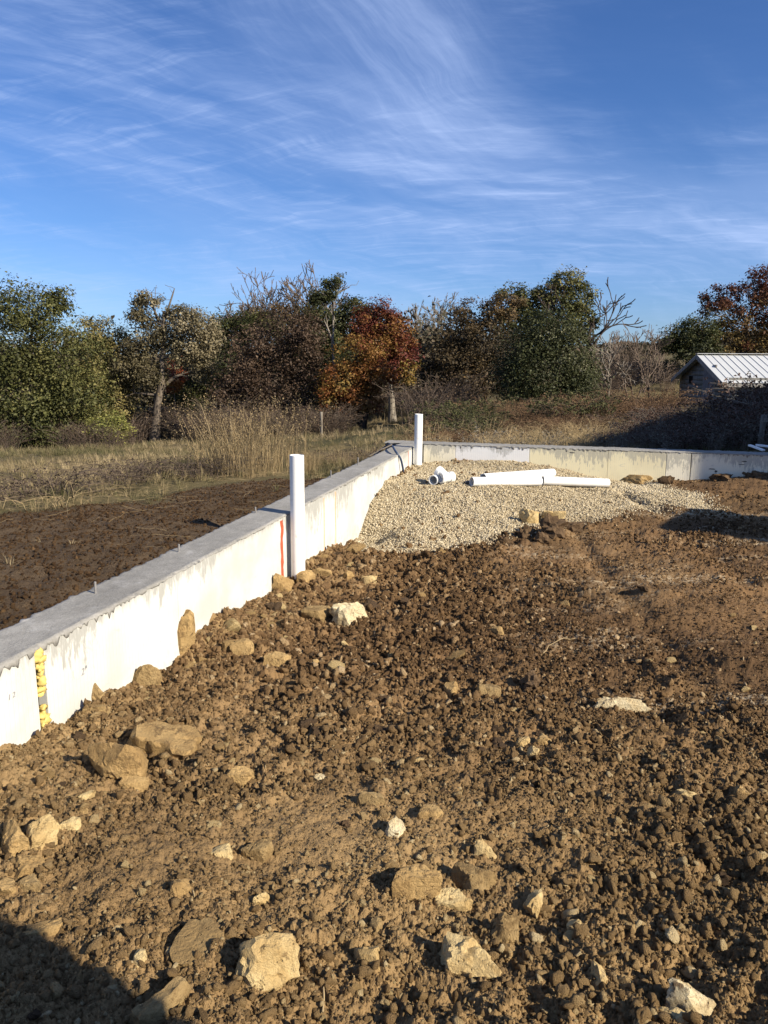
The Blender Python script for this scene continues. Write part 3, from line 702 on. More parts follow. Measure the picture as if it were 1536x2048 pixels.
def pin(s, y, h, parent, r=0.0065):
    bm = bmesh.new(); bmesh.ops.create_cone(bm, cap_ends=True, segments=10, radius1=r, radius2=r, depth=h + 0.1)
    bmesh.ops.bevel(bm, geom=[e for e in bm.edges if abs(e.verts[0].co.z - e.verts[1].co.z) < 1e-6 and e.verts[0].co.z > 0], offset=r * 0.3, segments=1, affect='EDGES')
    me = bpy.data.meshes.new('anchor_rod'); bm.to_mesh(me); bm.free()
    o = link('anchor_rod', me, parent, MSTEEL); o.location = (s, y, (h - 0.1) / 2); o.rotation_euler = (RNG.uniform(-.06, .06), RNG.uniform(-.06, .06), 0); return o

def build_walls():
    lw = empty('foundation_wall', (CORNER[0], CORNER[1], 0), math.atan2(DL[1], DL[0]))
    tag(lw, 'long foundation wall on the left, grey concrete top and white foam face with orange marks and a yellow foam seam', 'foundation wall', 'foundation walls round the pit')
    wall_core('concrete_core', -14.0, THICK + 0.0, 11, lw)
    sx = lambda px, py: left_px(px, py)[0]
    J = [-14.0, sx(85, 1380), sx(358, 1230), sx(567, 1110), sx(660, 1030), sx(718, 1010), -1.6, -0.001]
    gap = 0.028
    for k in range(len(J) - 1):
        a, b = J[k], J[k + 1]
        if k == 0: b -= gap
        if k == 1: a += gap
        foam_board(a, b, MFOAM, lw)
    # yellow expanding foam squeezed out of the open joint
    acc = Acc(); r = np.random.RandomState(4); z = -0.03
    while z > -0.52:
        if not (-0.285 < z < -0.235):
            V, F = rock_shape(r.randint(9999), 2, 6, 6, 0.10, (1, 1, 1), 0.7); q = r.choice([0.012, 0.017, 0.024])
            acc.add(V * np.array([q * 1.2, q * 1.1, q * 0.9]) + np.array([J[1] + r.uniform(-.008, .008), 0.008 + r.uniform(-.008, .004), z]), F)
        z -= r.uniform(0.007, 0.016)
    link('spray_foam_seam', acc.mesh('spray_foam_seam', True), lw, MSPRAY)
    strip('paint_stripe', J[3] - 0.030, 0.058, -0.75, -0.03, MORANGE, lw, 3)
    for px, py, w in [(648, 1040, 0.016), (671, 1030, 0.020)]: strip('paint_stripe', sx(px, py), w, -0.80, -0.035, MORANGE_FAINT, lw, px)['label'] = 'thin faded orange drip stripe'
    strip('paint_stripe', sx(816.5, 912), 0.022, -0.4, -0.02, MORANGE, lw, 8)
    for px, py, h in [(191, 1186, 0.062), (357, 1104, 0.052), (512, 1026, 0.05), (662, 955, 0.075), (716, 930, 0.09)]:
        p = on_z(px, py, 0.0)[:2] - CORNER; pin(float(p @ DL), float(-(p @ NL)), h, lw)
    # faint pen marks on the board nearest the camera
    for (px, py, txt, sz) in [(162, 1352, '2"', 0.05), (15, 1402, '1 2', 0.035)]:
        s_, z_, _ = left_px(px, py)
        cu = bpy.data.curves.new('pen_mark', 'FONT'); cu.body = txt; cu.size = sz; cu.extrude = 0.0004; cu.resolution_u = 2; cu.shear = 0.25
        cu.materials.append(plain('grey_marker', (0.30, 0.30, 0.31), 0.8, 0.1))
        o = bpy.data.objects.new('pen_mark', cu); COL.objects.link(o); o.parent = lw; o.location = (s_, -0.0025, z_); o.rotation_euler = (math.pi / 2, 0, 0)
    # far wall, with dark marks on its boards
    fw = empty('foundation_wall', (CORNER[0], CORNER[1], 0), math.atan2(DF[1], DF[0]))
    tag(fw, 'foundation wall across the far side behind the gravel, with yellowed and white foam boards', 'foundation wall', 'foundation walls round the pit')
    wall_core('concrete_core', -THICK - 0.25, 14.0, 29, fw)
    fx = lambda px: far_px(px, 925)[0]
    K = [0.053, fx(910), fx(1058), fx(1215), fx(1332), fx(1382), 6.6, 9.0, 11.5, 14.0]
    mats = [MFOAM_CREAM, MFOAM_LILAC, MFOAM_YEL, MFOAM_YEL, MFOAM_CREAM, MFOAM_CREAM, MFOAM_CREAM, MFOAM, MFOAM]
    labs = [None, 'clean white foam board', 'sun-yellowed foam board', 'sun-yellowed foam board', None, None, None, None, None]
    for k in range(len(mats)): foam_board(K[k] + (0.004 if k == 5 else 0), K[k + 1] - (0.004 if k == 4 else 0), mats[k], fw, labs[k], -0.014)
    MCHIP = plain('dark_board_mark', (0.12, 0.115, 0.10), 0.9, 0.1, 0.3)  # dark raised patches, some in place of scraped holes in the boards
    for px, py, w, h in [(1489, 923, 0.07, 0.022), (1484, 929, 0.10, 0.012), (1424, 938, 0.10, 0.016), (1432, 943, 0.05, 0.03), (1190, 902, 0.05, 0.012), (1145, 905, 0.07, 0.014)]:
        s_, z_, _ = far_px(px, py); V, F = rock_shape(int(px), 2, 7, 8, 0.1, (w / 2, 0.006, h / 2), 0.4)
        link('board_mark', mesh_np('board_mark', V + np.array([s_, 0.0, z_]), F), fw, MCHIP)
build_walls()

# ------------------------------------------------------------------ plastic pipes, tubing, scraps
PR, PT = 0.0572, 0.006
def pipe_profile(L, r=PR, t=PT): return [(r, 0), (r, L - 0.002), (r - 0.002, L), (r - t + 0.001, L), (r - t, L - 0.002), (r - t, 0)]
def near_wall(px, py, off):
    lo, hi = 2.0, 12.0
    for _ in range(50):
        y = (lo + hi) / 2; p = at_depth(px, py, y)
        if dist_left(p[0], p[1]) > off: lo = y
        else: hi = y
    return p
def standing_pipe(pxb, pyb, pxt, pyt, label):
    p = near_wall(pxb, pyb, PR + 0.028); t = at_depth(pxt, pyt, p[1]); g = float(pit_mid(p[0], p[1]))
    o = lathe('upright_pipe', pipe_profile(t[2] - g + 0.2), 40, MPVC2); o.location = (p[0], p[1], g - 0.2)
    tag(o, label, 'pipe', 'white plastic pipes'); o.rotation_euler = (0, 0.004, 0); return o
standing_pipe(596, 1130, 593, 910, 'tall white plastic pipe standing upright against the long left wall, nearer the camera')
standing_pipe(836, 912, 834.5, 828, 'tall white plastic pipe standing upright in the far corner where the two walls meet')
def lying(name, pa, pb, label, r=PR, lift=0.0, liftb=None):
    a = on_surf(*pa, pit_mid); b = on_surf(*pb, pit_mid); a[2] += r + lift; b[2] += r + (lift if liftb is None else liftb)
    L = float(np.linalg.norm(b - a)); o = lathe(name, pipe_profile(L, r), 32, MPVC2)
    o.location = a; o.rotation_euler = Vector(b - a).to_track_quat('Z', 'Y').to_euler(); tag(o, label, 'pipe', 'white plastic pipes'); return o
lying('pipe_offcut', (943, 974), (1080, 973), 'white plastic pipe lying nearest of three on the gravel, its open end beside the fittings', PR, 0.008)
lying('pipe_offcut', (966, 969), (1105, 957.5), 'white plastic pipe lying on the gravel behind the other two, its right end raised', PR, 0.02)
lying('pipe_offcut', (1085, 971), (1216, 976), 'white plastic pipe lying on the gravel, the rightmost of the three', PR, 0.006)
lying('thin_pipe', (929, 970), (947, 967), 'short thin dark grey conduit end poking out beside the open pipe end', 0.018, 0.01).data.materials[0] = plain('dark_grey_conduit', (0.09, 0.09, 0.09), 0.5)

def build_fittings():
    g = on_surf(869, 969, pit_mid); e = empty('pipe_elbow', g); tag(e, 'small white plastic elbow fitting on the gravel, its dark open mouth facing the camera', 'pipe fitting', 'loose pipe fittings')
    r = 0.060
    ang = np.linspace(0, math.radians(88), 10); c = np.stack([0.085 * (1 - np.cos(ang)), 0.085 * np.sin(ang), np.zeros(10)], 1)
    V, F = tube_vf(c, 0.054, 24); me = mesh_np('bend', V, F, True); o = link('bend', me, e, MPVC); o.location = (0, 0, r)
    h1 = lathe('hub', [(r, 0), (r, 0.055), (r - 0.010, 0.057), (r - 0.010, 0)], 28, MPVC, e); h1.location = (0, -0.054, r); h1.rotation_euler = (-math.pi / 2, 0, 0)
    h2 = lathe('hub', [(r, 0), (r, 0.055), (r - 0.010, 0.057), (r - 0.010, 0)], 28, MPVC, e); h2.location = (0.078, 0.085, r); h2.rotation_euler = (0, math.pi / 2, 0)
    e.rotation_euler = (0, 0.05, math.radians(-28))
    g = on_surf(893, 966, pit_mid); e = empty('pipe_tee', g); tag(e, 'larger white plastic tee fitting with raised collars, right of the small elbow on the gravel', 'pipe fitting', 'loose pipe fittings')
    r = 0.068; L = 0.19
    b = lathe('body', [(0.060, 0), (0.060, L), (0.050, L), (0.050, 0)], 32, MPVC, e); b.location = (-L / 2, 0, r); b.rotation_euler = (0, math.pi / 2, 0)
    for s in (-1, 1):
        h = lathe('hub', [(r, 0), (r, 0.052), (r - 0.004, 0.056), (0.054, 0.056), (0.054, 0)], 32, MPVC, e); h.location = (s * (L / 2 - 0.05) - 0.028 + s * 0.02, 0, r); h.rotation_euler = (0, math.pi / 2, 0)
    br = lathe('branch', [(0.060, 0.02), (0.060, 0.10), (r, 0.102), (r, 0.152), (0.054, 0.152), (0.054, 0.02)], 32, MPVC, e); br.location = (0, 0, r); br.rotation_euler = (math.radians(62), 0, math.radians(200))
    e.rotation_euler = (0, 0, math.radians(32))
build_fittings()

def build_tubing():
    pts = [on_z(768, 893, -0.02) + np.array([-0.25, 0.15, -0.25]), on_z(776, 888, 0.03), on_z(784, 890, 0.07), on_z(791, 903, 0.045)]
    s0, z0, a = left_px(797, 917); s1, z1, b = left_px(802, 946)
    n3 = np.array([NL[0], NL[1], 0]); pts += [a + n3 * 0.035, b + n3 * 0.05 + np.array([0, 0, -0.06])]
    P = np.array(pts); t = np.linspace(0, len(P) - 1, 40); Q = np.stack([np.interp(t, range(len(P)), P[:, k]) for k in range(3)], 1)
    for _ in range(6): Q[1:-1] = (Q[:-2] + 2 * Q[1:-1] + Q[2:]) / 4
    a = Acc(); a.tube(Q, 0.014, 10); tag(link('plastic_tubing', a.mesh('plastic_tubing', True), None, MHOSE), 'dark blue plastic tubing bent over the top of the left wall near the far pipe', 'tubing')
    a = Acc(); a.tube(bend(on_z(738, 912, -0.05), on_z(784, 889, 0.10), 8, 0.01, 0.008), np.linspace(0.006, 0.012, 8), 6)
    tag(link('bare_stick', a.mesh('bare_stick', True), None, MTWIG_GREY), 'thin bare stick leaning on the wall top beside the dark blue tubing', 'stick')
    def scrap(px, py, L, w, rz, ry, lab):
        p = on_z(px, py, 0.0); o = box('board_scrap', (-L / 2, -w / 2, 0, L / 2, w / 2, 0.022), MPVC, None, 0.003); o.location = (p[0], p[1], 0.035); o.rotation_euler = (0, ry, rz); tag(o, lab, 'board')
    scrap(1512, 902, 0.24, 0.06, math.radians(-62), math.radians(12), 'narrow white board scrap slanting over the far wall top at the right edge')
    scrap(1534, 899, 0.30, 0.13, math.radians(-20), math.radians(4), 'wider white board scrap lying on the far wall top, cut off by the right edge')
build_tubing()

# ------------------------------------------------------------------ stones lying on the floor
ROCKS = [
 # px, py, w, h (pixels), material, depth factor, height factor, seed, label
 (325,1490,148,98,'tan',.75,.42,1,'largest flat brown slab, near the left wall, its pale broken edge facing the camera'),
 (238,1537,104,92,'tan',.6,.75,2,'pointed orange-tan rock propped against the largest flat brown slab'),
 (268,1577,56,28,'tan',.7,.5,3,'small mottled stone at the foot of the pointed orange-tan rock'),
 (368,1283,46,96,'tan',.8,1.9,4,'tall upright slab of rock leaning against the white foam wall'),
 (483,1303,52,34,'tan',.8,.65,5,'blocky tan rock a step right of the tall upright slab'),
 (700,1244,84,46,'white',.75,.6,6,'chalky white-topped boulder alone in the dark dirt, middle of the pit'),
 (553,1331,58,32,'tan',.8,.6,7,'orange-brown rock below the blocky tan rock'),
 (633,1330,22,22,'tan',.9,.8,8,'small squarish tan stone right of the orange-brown rock'),
 (632,1236,62,40,'brown',.8,.5,9,'flat brown rock just left of the chalky white-topped boulder'),
 (188,1396,38,46,'brown',.8,1.2,10,'pointed brown lump standing against the foot of the left wall'),
 (192,1432,56,36,'brown',.8,.6,11,'rounded brown rock below the pointed lump by the left wall'),
 (292,1362,66,44,'brown',.8,.7,12,'broad dusty rock touching the left wall below the tall upright slab'),
 (565,1174,48,40,'tan',.8,.9,13,'orange-tan rock at the left foot of the nearer upright pipe'),
 (611,1166,42,30,'tan',.8,.8,14,'tan rock pressed against the right foot of the nearer upright pipe'),
 (650,1152,48,22,'tan',.8,.5,15,'flat orange stone right of the nearer upright pipe'),
 (694,1154,30,24,'tan',.8,.7,16,'tan stone between the flat orange stone and the pale rounded stone'),
 (737,1167,36,18,'pale',.8,.6,17,'pale rounded stone right of the stones round the nearer upright pipe'),
 (88,1687,70,58,'pale',.8,.8,18,'pale yellow blocky rock near the left edge of the picture'),
 (30,1692,62,72,'tan',.5,.9,19,'tilted tan slab left of the pale yellow blocky rock'),
 (56,1742,62,42,'tan',.7,.5,20,'long brown stone lying below the pale yellow blocky rock'),
 (10,1778,34,62,'tan',.9,.8,21,'mottled rock cut off by the left edge below the tilted tan slab'),
 (140,1660,46,28,'pale',.8,.6,22,'flat pale stone behind the pale yellow blocky rock'),
 (163,1628,22,30,'tan',.8,.8,23,'small tan stone up from the flat pale stone'),
 (173,1597,32,20,'pale',.8,.6,24,'small pale stone left of the mottled stone'),
 (473,1564,70,32,'tan',.7,.5,25,'flat oblong slab with a pale rim right of the largest brown slab'),
 (533,1938,116,116,'pale',.7,.75,26,'biggest craggy pale rock at the bottom, left of centre, casting a long black shadow'),
 (738,1924,56,78,'pale',.7,.9,27,'upright yellowish rock with furrows, bottom centre'),
 (940,1938,130,88,'pale',.8,.5,28,'broad flat yellow rock with a notch in its lower side, bottom right of centre'),
 (1000,1866,76,68,'brown',.8,.75,29,'dark rounded rock just above the broad flat yellow rock'),
 (1017,1912,36,40,'tan',.8,.8,30,'small tan rock below the dark rounded rock'),
 (830,1782,96,60,'tan',.5,.6,31,'long slanting tan rock above the upright yellowish rock'),
 (902,1804,84,42,'pale',.7,.4,32,'pale yellow flake right of the long slanting tan rock'),
 (953,1757,104,58,'brown',.8,.4,33,'broad half-buried brown slab above the pale yellow flake'),
 (1066,1814,36,56,'pale',.8,1.1,34,'upright pale yellow stone right of the half-buried brown slab'),
 (971,1712,46,38,'pale',.8,.8,35,'pale angular stone above the half-buried brown slab'),
 (791,1669,46,50,'white',.8,.85,36,'pale pitted stone with holes, centre of the foreground'),
 (860,1634,54,34,'tan',.8,.5,37,'brownish wedge stone up and right of the pale pitted stone'),
 (742,1611,56,34,'brown',.7,.6,38,'grey-brown stone up and left of the pale pitted stone'),
 (1200,1960,42,56,'pale',.8,.9,39,'pale oval rock with a black shadow, lower right'),
 (1382,2018,82,66,'white',.8,.8,40,'white-topped craggy rock at the bottom edge, far right'),
 (1143,1890,32,34,'tan',.8,.8,41,'triangular tan stone up and left of the pale oval rock'),
 (1370,1597,44,22,'pale',.8,.5,42,'flat pale stone on the right, up from the half-sunk streaked slab'),
 (1482,1590,34,36,'tan',.8,.7,43,'tan stone near the right edge'),
 (1242,1417,118,28,'white',.55,.35,44,'long flat white-faced slab set in the driven dirt on the right'),
 (1316,1642,80,46,'brown',.8,.25,45,'half-sunk streaked slab level with the dirt on the right'),
 (1059,1372,42,46,'mud',.8,.9,46,'dark upright clod left of the long flat white-faced slab'),
 (980,1392,56,34,'brown',.8,.5,47,'flat brown lump left of the dark upright clod'),
 (1045,1489,28,24,'pale',.8,.8,48,'upper pale rounded stone of the cluster below the flat brown lump'),
 (1066,1508,26,26,'pale',.8,.8,49,'lower pale rounded stone of the cluster below the flat brown lump'),
 (1087,1484,32,26,'tan',.8,.7,50,'brownish stone at the right of the pale rounded cluster'),
 (994,1268,28,22,'tan',.8,.8,51,'small brown rock with a shadow, up from the flat brown lump'),
 (1060,1041,46,28,'pale',.6,.7,52,'pale squared rock at the front edge of the gravel'),
 (1106,1042,52,24,'pale',.6,.6,53,'pale wedge rock right of the pale squared rock at the gravel edge'),
 (1108,1062,58,44,'mud',.8,.8,54,'large dark mud lump heaped in front of the gravel'),
 (1272,957,76,24,'brown',.5,.26,55,'oblong dark brown rock by the foot of the far wall, right of the lying pipes'),
 (398,1890,106,86,'brown',.8,.28,56,'wide half-buried grey-brown slab left of the biggest craggy pale rock'),
 (78,1868,82,44,'tan',.7,.4,57,'stone on the edge of the black shadow at the bottom left'),
 (279,1924,26,38,'pale',.8,.9,58,'small bright upright stone beside the bottom left shadow'),
 (322,2032,112,60,'brown',.8,.5,59,'large dark rock lying inside the shadow at the bottom edge'),
 (438,1707,58,38,'pale',.7,.4,60,'pale crumbling flake below the flat oblong slab'),
 (514,1710,62,40,'brown',.6,.5,61,'brown slab with a pale stripe right of the pale crumbling flake'),
 (359,1781,42,32,'tan',.7,.6,62,'leaning brown stone up from the wide half-buried slab'),
 (58,1778,40,32,'brown',.8,.6,63,'rounded brown stone below the long brown stone at left'),
 (522,1802,32,24,'pale',.8,.7,64,'small pale stone above the biggest craggy pale rock'),
 (1250,1970,30,30,'tan',.8,.7,65,'small tan stone right of the pale oval rock'),
 (1323,1929,24,34,'pale',.8,.9,66,'small bright upright stone up from the white-topped craggy rock'),
 (1154,1863,38,34,'pale',.8,.7,67,'pale stone just above the triangular tan stone'),
 (1267,1866,46,30,'brown',.8,.6,68,'dull brown stone on the right, between two pale fragments'),
 (1222,1768,26,26,'brown',.8,.8,69,'brown rounded stone right of the upright pale yellow stone'),
 (752,1856,26,38,'brown',.8,.8,70,'brown pebble standing above the upright yellowish rock'),
 (690,1890,34,22,'tan',.8,.7,71,'thin tan stone left of the upright yellowish rock'),
 (1340,2045,60,34,'pale',.8,.5,72,'pale rock cut off by the bottom edge beside the white-topped craggy rock'),
 (110,1985,26,46,'brown',.8,.8,73,'slim upright stone inside the bottom left shadow'),
 (690,1655,26,24,'mud',.8,.8,74,'dark clod above the furrowed yellowish rock and left of the pitted stone'),
 (905,1385,34,36,'tan',.8,.8,75,'yellowish stone on the dark dirt, left of the flat brown lump'),
 (690,1290,16,20,'pale',.8,.8,76,'small pale egg-shaped stone under the chalky white-topped boulder'),
 (833,1530,38,30,'pale',.8,.7,77,'crumbly pale stone upper centre of the foreground'),
 (1052,1070,40,26,'mud',.8,.8,81,'dark lump at the left of the mud heap in front of the gravel'),
 (1086,1082,34,22,'mud',.8,.7,82,'dark lump below the large dark mud lump at the gravel edge'),
 (1148,1062,42,20,'mud',.8,.6,83,'dark lump at the right of the mud heap in front of the gravel'),
 (1008,1086,30,18,'mud',.8,.7,84,'small dark lump on the earth bank along the gravel edge'),
 (884,1106,26,18,'tan',.8,.7,85,'tan stone on the earth bank below the gravel'),
 (1442,956,46,20,'mud',.8,.35,86,'dark lump at the left of the earth heap by the far wall'),
 (1488,948,54,26,'mud',.8,.42,87,'tallest dark lump of the earth heap against the far wall at right'),
 (1526,953,46,22,'mud',.8,.4,88,'dark lump of the earth heap by the far wall, cut off at the right edge'),
 (1332,965,34,14,'mud',.8,.5,89,'small dark lump right of the oblong dark brown rock by the far wall'),
 (640,1560,26,18,'white',.8,.6,78,'white flat stone right of the flat oblong slab'),
]
def place_rock(rec):
    px, py, w, h, mk, df, hf, seed, lab = rec
    c = on_surf(px, py + h * 0.18, pit_mid); d = float(np.linalg.norm(c - np.array([0, 0, CAM_Z])))
    W = w * d / FPX * 0.95; el = math.asin((CAM_Z - c[2]) / d)
    Hh = h * d / FPX
    hz = W * hf; hz = max(min(hz, Hh * 1.15 / max(math.cos(el), .3)), 0.2 * W)
    D = max((Hh - hz * 0.75 * math.cos(el)) / max(math.sin(el), 0.15), W * df * 0.6); D = min(D, W * 1.25)
    sub = 4 if w > 60 else 3
    P, F = rock_shape(seed * 13 + 5, sub, 9 + seed % 5, 60, (0.085 if mk in ('pale', 'white') else 0.06) if mk != 'mud' else 0.3, (1, 1, 1), (0.22 if mk in ('pale', 'white') else 0.16) if mk != 'mud' else 0.6, (.55 if hf < .62 else None))
    P = P / (np.abs(P).max(0)) * np.array([W / 2, D / 2, hz * 0.72])
    me = mesh_np('stone', P, F, False); me.materials.append(MROCK[mk])
    o = link('stone', me); r = np.random.RandomState(seed)
    o.location = (c[0], c[1] + D * 0.1, c[2] + hz * 0.72 * (0.32 if hf > .45 else 0.0)); o.rotation_euler = (r.uniform(-.14, .14), r.uniform(-.14, .14), -math.atan2(c[0], c[1]) + r.uniform(-.2, .2))
    for p in me.polygons: p.use_smooth = True
    try: me.set_sharp_from_angle(angle=math.radians(24))
    except Exception: pass
    tag(o, lab, 'stone', 'stones dug out of the pit')
    return c[0], c[1], W
HERO = [place_rock(r) for r in ROCKS]
def loose_stems():
    r = np.random.RandomState(77)
    for (ax, ay, bx, by, sag, lab) in [(645, 2035, 652, 1958, .02, 'thin pale grass stem standing in the dirt near the bottom edge'), (1085, 1312, 1150, 1286, .12, 'pale curved root lying on the dirt, up from the long flat white-faced slab'), (262, 1985, 300, 2020, -.1, 'dark curved root lying in the bottom left shadow'), (1020, 1300, 1048, 1304, .03, 'short pale straw lying on the driven dirt, middle right')]:
        a = on_surf(ax, ay, pit_mid); b = on_surf(bx, by, pit_mid); a[2] += .015; b[2] += .03; A = Acc(); A.tube(bend(a, b, 9, sag, .02, r), np.linspace(.0028, .0016, 9), 5)
        tag(link('loose_stem', A.mesh('loose_stem', True), None, MSTRAW if 'pale' in lab else MTWIG), lab, 'stem')
loose_stems()
def small_stones():
    kinds = [('pale', 'small pale limestone fragment lying loose in the brown dirt', 'small pale limestone fragments'), ('tan', 'small tan stone lying loose in the brown dirt', 'small tan stones'), ('mud', 'small dark clod of earth lying on the brown dirt', 'small dark clods')]
    meshes = {}
    for k, _, _ in kinds:
        meshes[k] = []
        for i in range(6):
            P, F = rock_shape(900 + i * 3 + len(k), 3, 8, 40, 0.06 if k != 'mud' else .3, (1, .8, .62), 0.14 if k != 'mud' else .6); me = mesh_np('stone', P, F, True); me.materials.append(MROCK[k])
            try: me.set_sharp_from_angle(angle=math.radians(28))
            except Exception: pass
            meshes[k].append(me)
    r = np.random.RandomState(21); n = 0; tries = 0
    wall_foot = 0
    while n < 330 and tries < 9000:
        tries += 1; px, py = r.uniform(5, 1530), 1180 + 868 * r.uniform() ** 0.9
        foot = n >= 280
        if foot:
            q = r.uniform(2.9, 7.6); o_ = 0.06 + abs(r.normal(0, .22)); xy = CORNER + DL * ((q - CORNER[1]) / DL[1]) + NL * o_; c = np.array([xy[0], xy[1], float(pit_mid(xy[0], xy[1]))]); px = py = 0
        else: c = on_surf(px, py, pit_mid)
        if dist_left(c[0], c[1]) < 0.05 or float(gravel_mask(c[0], c[1])[0]) > 0.1: continue
        if min((c[0] - a) ** 2 + (c[1] - b) ** 2 - (0.6 * s + .03) ** 2 for a, b, s in HERO) < 0: continue
        big = 380 < px < 1000 and 1180 < py < 1520
        if not foot and r.uniform() > 0.3 + 0.7 * float(rough_mask(c[0], c[1])): continue
        d = float(np.linalg.norm(c - np.array([0, 0, CAM_Z]))); s = (r.pareto(2.4) * (12 if big else 7) + (16 if big else 13)); s = min(s, 44 if big else 34) * d / FPX * 0.5
        if foot: s *= 1.3
        k, lab, grp = kinds[r.choice(3, p=[.14, .22, .64] if big else [.45, .29, .26])]
        nm = 'stone' if k != 'mud' else 'earth_clod'
        o = link(nm, meshes[k][r.randint(6)]); o.scale = (s, s * r.uniform(.7, 1.1), s * r.uniform(.7, 1.2)); o.location = (c[0], c[1], c[2] + s * 0.25); o.rotation_euler = (r.uniform(-.5, .5), r.uniform(-.5, .5), r.uniform(0, 6.28))
        tag(o, lab, 'stone' if k != 'mud' else 'clod', grp); n += 1
small_stones()

# ------------------------------------------------------------------ vegetation
def leaf_quads(C, size, r, up=0.35, out=None):
    """rhombic leaf faces centred on C"""
    n = len(C); N = r.normal(size=(n, 3)); N[:, 2] = np.abs(N[:, 2]) + up
    if out is not None: N += out * 0.7
    N /= np.linalg.norm(N, axis=1)[:, None]
    A = np.cross(N, r.normal(size=(n, 3))); A /= np.linalg.norm(A, axis=1)[:, None] + 1e-9; B = np.cross(N, A)
    s = (np.asarray(size) * r.uniform(0.65, 1.35, n))[:, None]
    fold = N * s * 0.22
    V = np.stack([C - A * s * 0.62, C - B * s * 0.36 + fold, C + A * s * 0.62, C + B * s * 0.36 + fold], 1).reshape(-1, 3)
    return V, np.arange(n * 4).reshape(n, 4)

G3 = lambda x, y: float(field_h(np.array(x), np.array(y)))

def tree(name, label, y, base, lobes, stops, n, leaf, trunk_w=None, trunk_top=None, bark=None, group=None, seed=1, clump=0.30, sparse=0.0, dead=(), limbs_per=8, stems=1, depth_f=0.9, cat='tree', trans=0.25, bright=1.18):
    r = np.random.RandomState(seed); k = y / FPX * 1.0
    b = at_depth(base[0], base[1], y); b[2] = G3(b[0], b[1]); root = empty(name, b); tag(root, label, cat, group)
    acc, tr = Acc(), Acc()
    L = []
    for q in lobes:
        c = at_depth(q[0], q[1], y); rx, rz = q[2] * k, q[3] * k; ry = (rx + rz) / 2 * depth_f
        c[1] += r.uniform(-0.35, 0.35) * ry; L.append((c - b, np.array([rx, ry, rz]), q[4] if len(q) > 4 else 0.5))
    top = np.mean([l[0] for l in L], 0); top[2] = max(l[0][2] for l in L) * 0.9
    if trunk_top is not None: tt = at_depth(trunk_top[0], trunk_top[1], y) - b
    else: tt = top
    tw = (trunk_w or 8) * k / 2
    trunks = []
    for sidx in range(stems):
        p0 = np.array([r.normal(0, .25) * (stems > 1), r.normal(0, .25) * (stems > 1), -0.25]); p1 = tt + (r.normal(0, .5, 3) * np.array([1, 1, .3]) if stems > 1 else 0)
        m = 10; t = np.linspace(0, 1, m)[:, None]; P = p0 * (1 - t) + p1 * t; P[1:, :2] += np.cumsum(r.normal(0, 0.018 * p1[2], (m - 1, 2)), 0) * np.linspace(0, 1, m - 1)[:, None] * np.linspace(1, .2, m - 1)[:, None] * 1.6
        R = tw * (1.0 - 0.72 * np.linspace(0, 1, m) ** 1.1); R[0] *= 1.5; R[1] *= 1.12
        tr.tube(P, R, 8); trunks.append((P, R))
    area = sum(l[1][0] * l[1][2] for l in L)
    for c, rad, tc in L:
        nl = max(30, int(2.3 * n * rad[0] * rad[2] / area)); nc = max(7, int(nl / 85))
        u = r.normal(size=(nc, 3)); u /= np.linalg.norm(u, axis=1)[:, None]; u *= r.uniform(0.30, 1.22, (nc, 1)) ** 0.5
        cc = c + u * rad * np.array([1, 1, 1])
        if sparse: keep = r.uniform(size=nc) > sparse * 0.5; cc = cc[keep]; u = u[keep]
        # limb from the trunk to this lobe, twigs to its clumps
        P, R = trunks[r.randint(stems)]
        j = int(np.clip(np.searchsorted(P[:, 2], c[2] - 0.55 * abs(c[0] - tt[0]) - 0.3 * rad[2]), 2, len(P) - 2))
        limb = bend(P[j], c + np.array([0, 0, -0.2 * rad[2]]), 7, 0.06, 0.035, r); tr.tube(limb, np.linspace(R[j] * 0.6, max(R[j] * 0.16, 0.02), 7), 6)
        for q in r.choice(len(cc), min(limbs_per, len(cc)), replace=False):
            tw2 = bend(limb[r.randint(3, 7)], cc[q], 5, 0.08, 0.05, r); tr.tube(tw2, np.linspace(max(R[j] * 0.2, 0.022), 0.012, 5), 4)
        cs = clump * min(rad[0], rad[2]) + 0.10
        idx = r.randint(0, len(cc), nl); off = r.normal(size=(nl, 3)) * np.array([1, 1, .72]) * cs * 0.62
        tcl = r.normal(tc, 0.17, len(cc))
        C = cc[idx] + off; out = off / (np.linalg.norm(off, axis=1)[:, None] + 1e-6) * 0.6 + u[idx]
        V, F = leaf_quads(C, np.full(nl, leaf * 0.58) * r.choice([.7, 1.0, 1.5], nl), r, 0.3, out); acc.add(V, F, np.clip(tcl[idx] + r.normal(0, 0.06, nl), 0, 1))
    for pts in dead:
        D = np.array([at_depth(p[0], p[1], y) - b for p in pts]); tr.tube(D, np.linspace(pts[0][2] * k / 2, pts[-1][2] * k / 2, len(D)), 5)
        for q in range(5):
            i = r.randint(1, len(D)); e = D[i] + r.normal(0, 1, 3) * np.array([1, .6, .9]) * 0.45 + np.array([0, 0, .3]); tr.tube(bend(D[i], e, 4, .05, .06, r), np.linspace(pts[i][2] * k * .3, .010, 4), 4)
    o = link('trunk', tr.mesh('trunk', True), root, bark or MBARK)
    m = leaf_material(name + '_leaves', [(p, tuple(bright * k for k in c)) for p, c in stops], 0.6, trans)
    link('crown', acc.mesh('crown'), root, m)
    return root

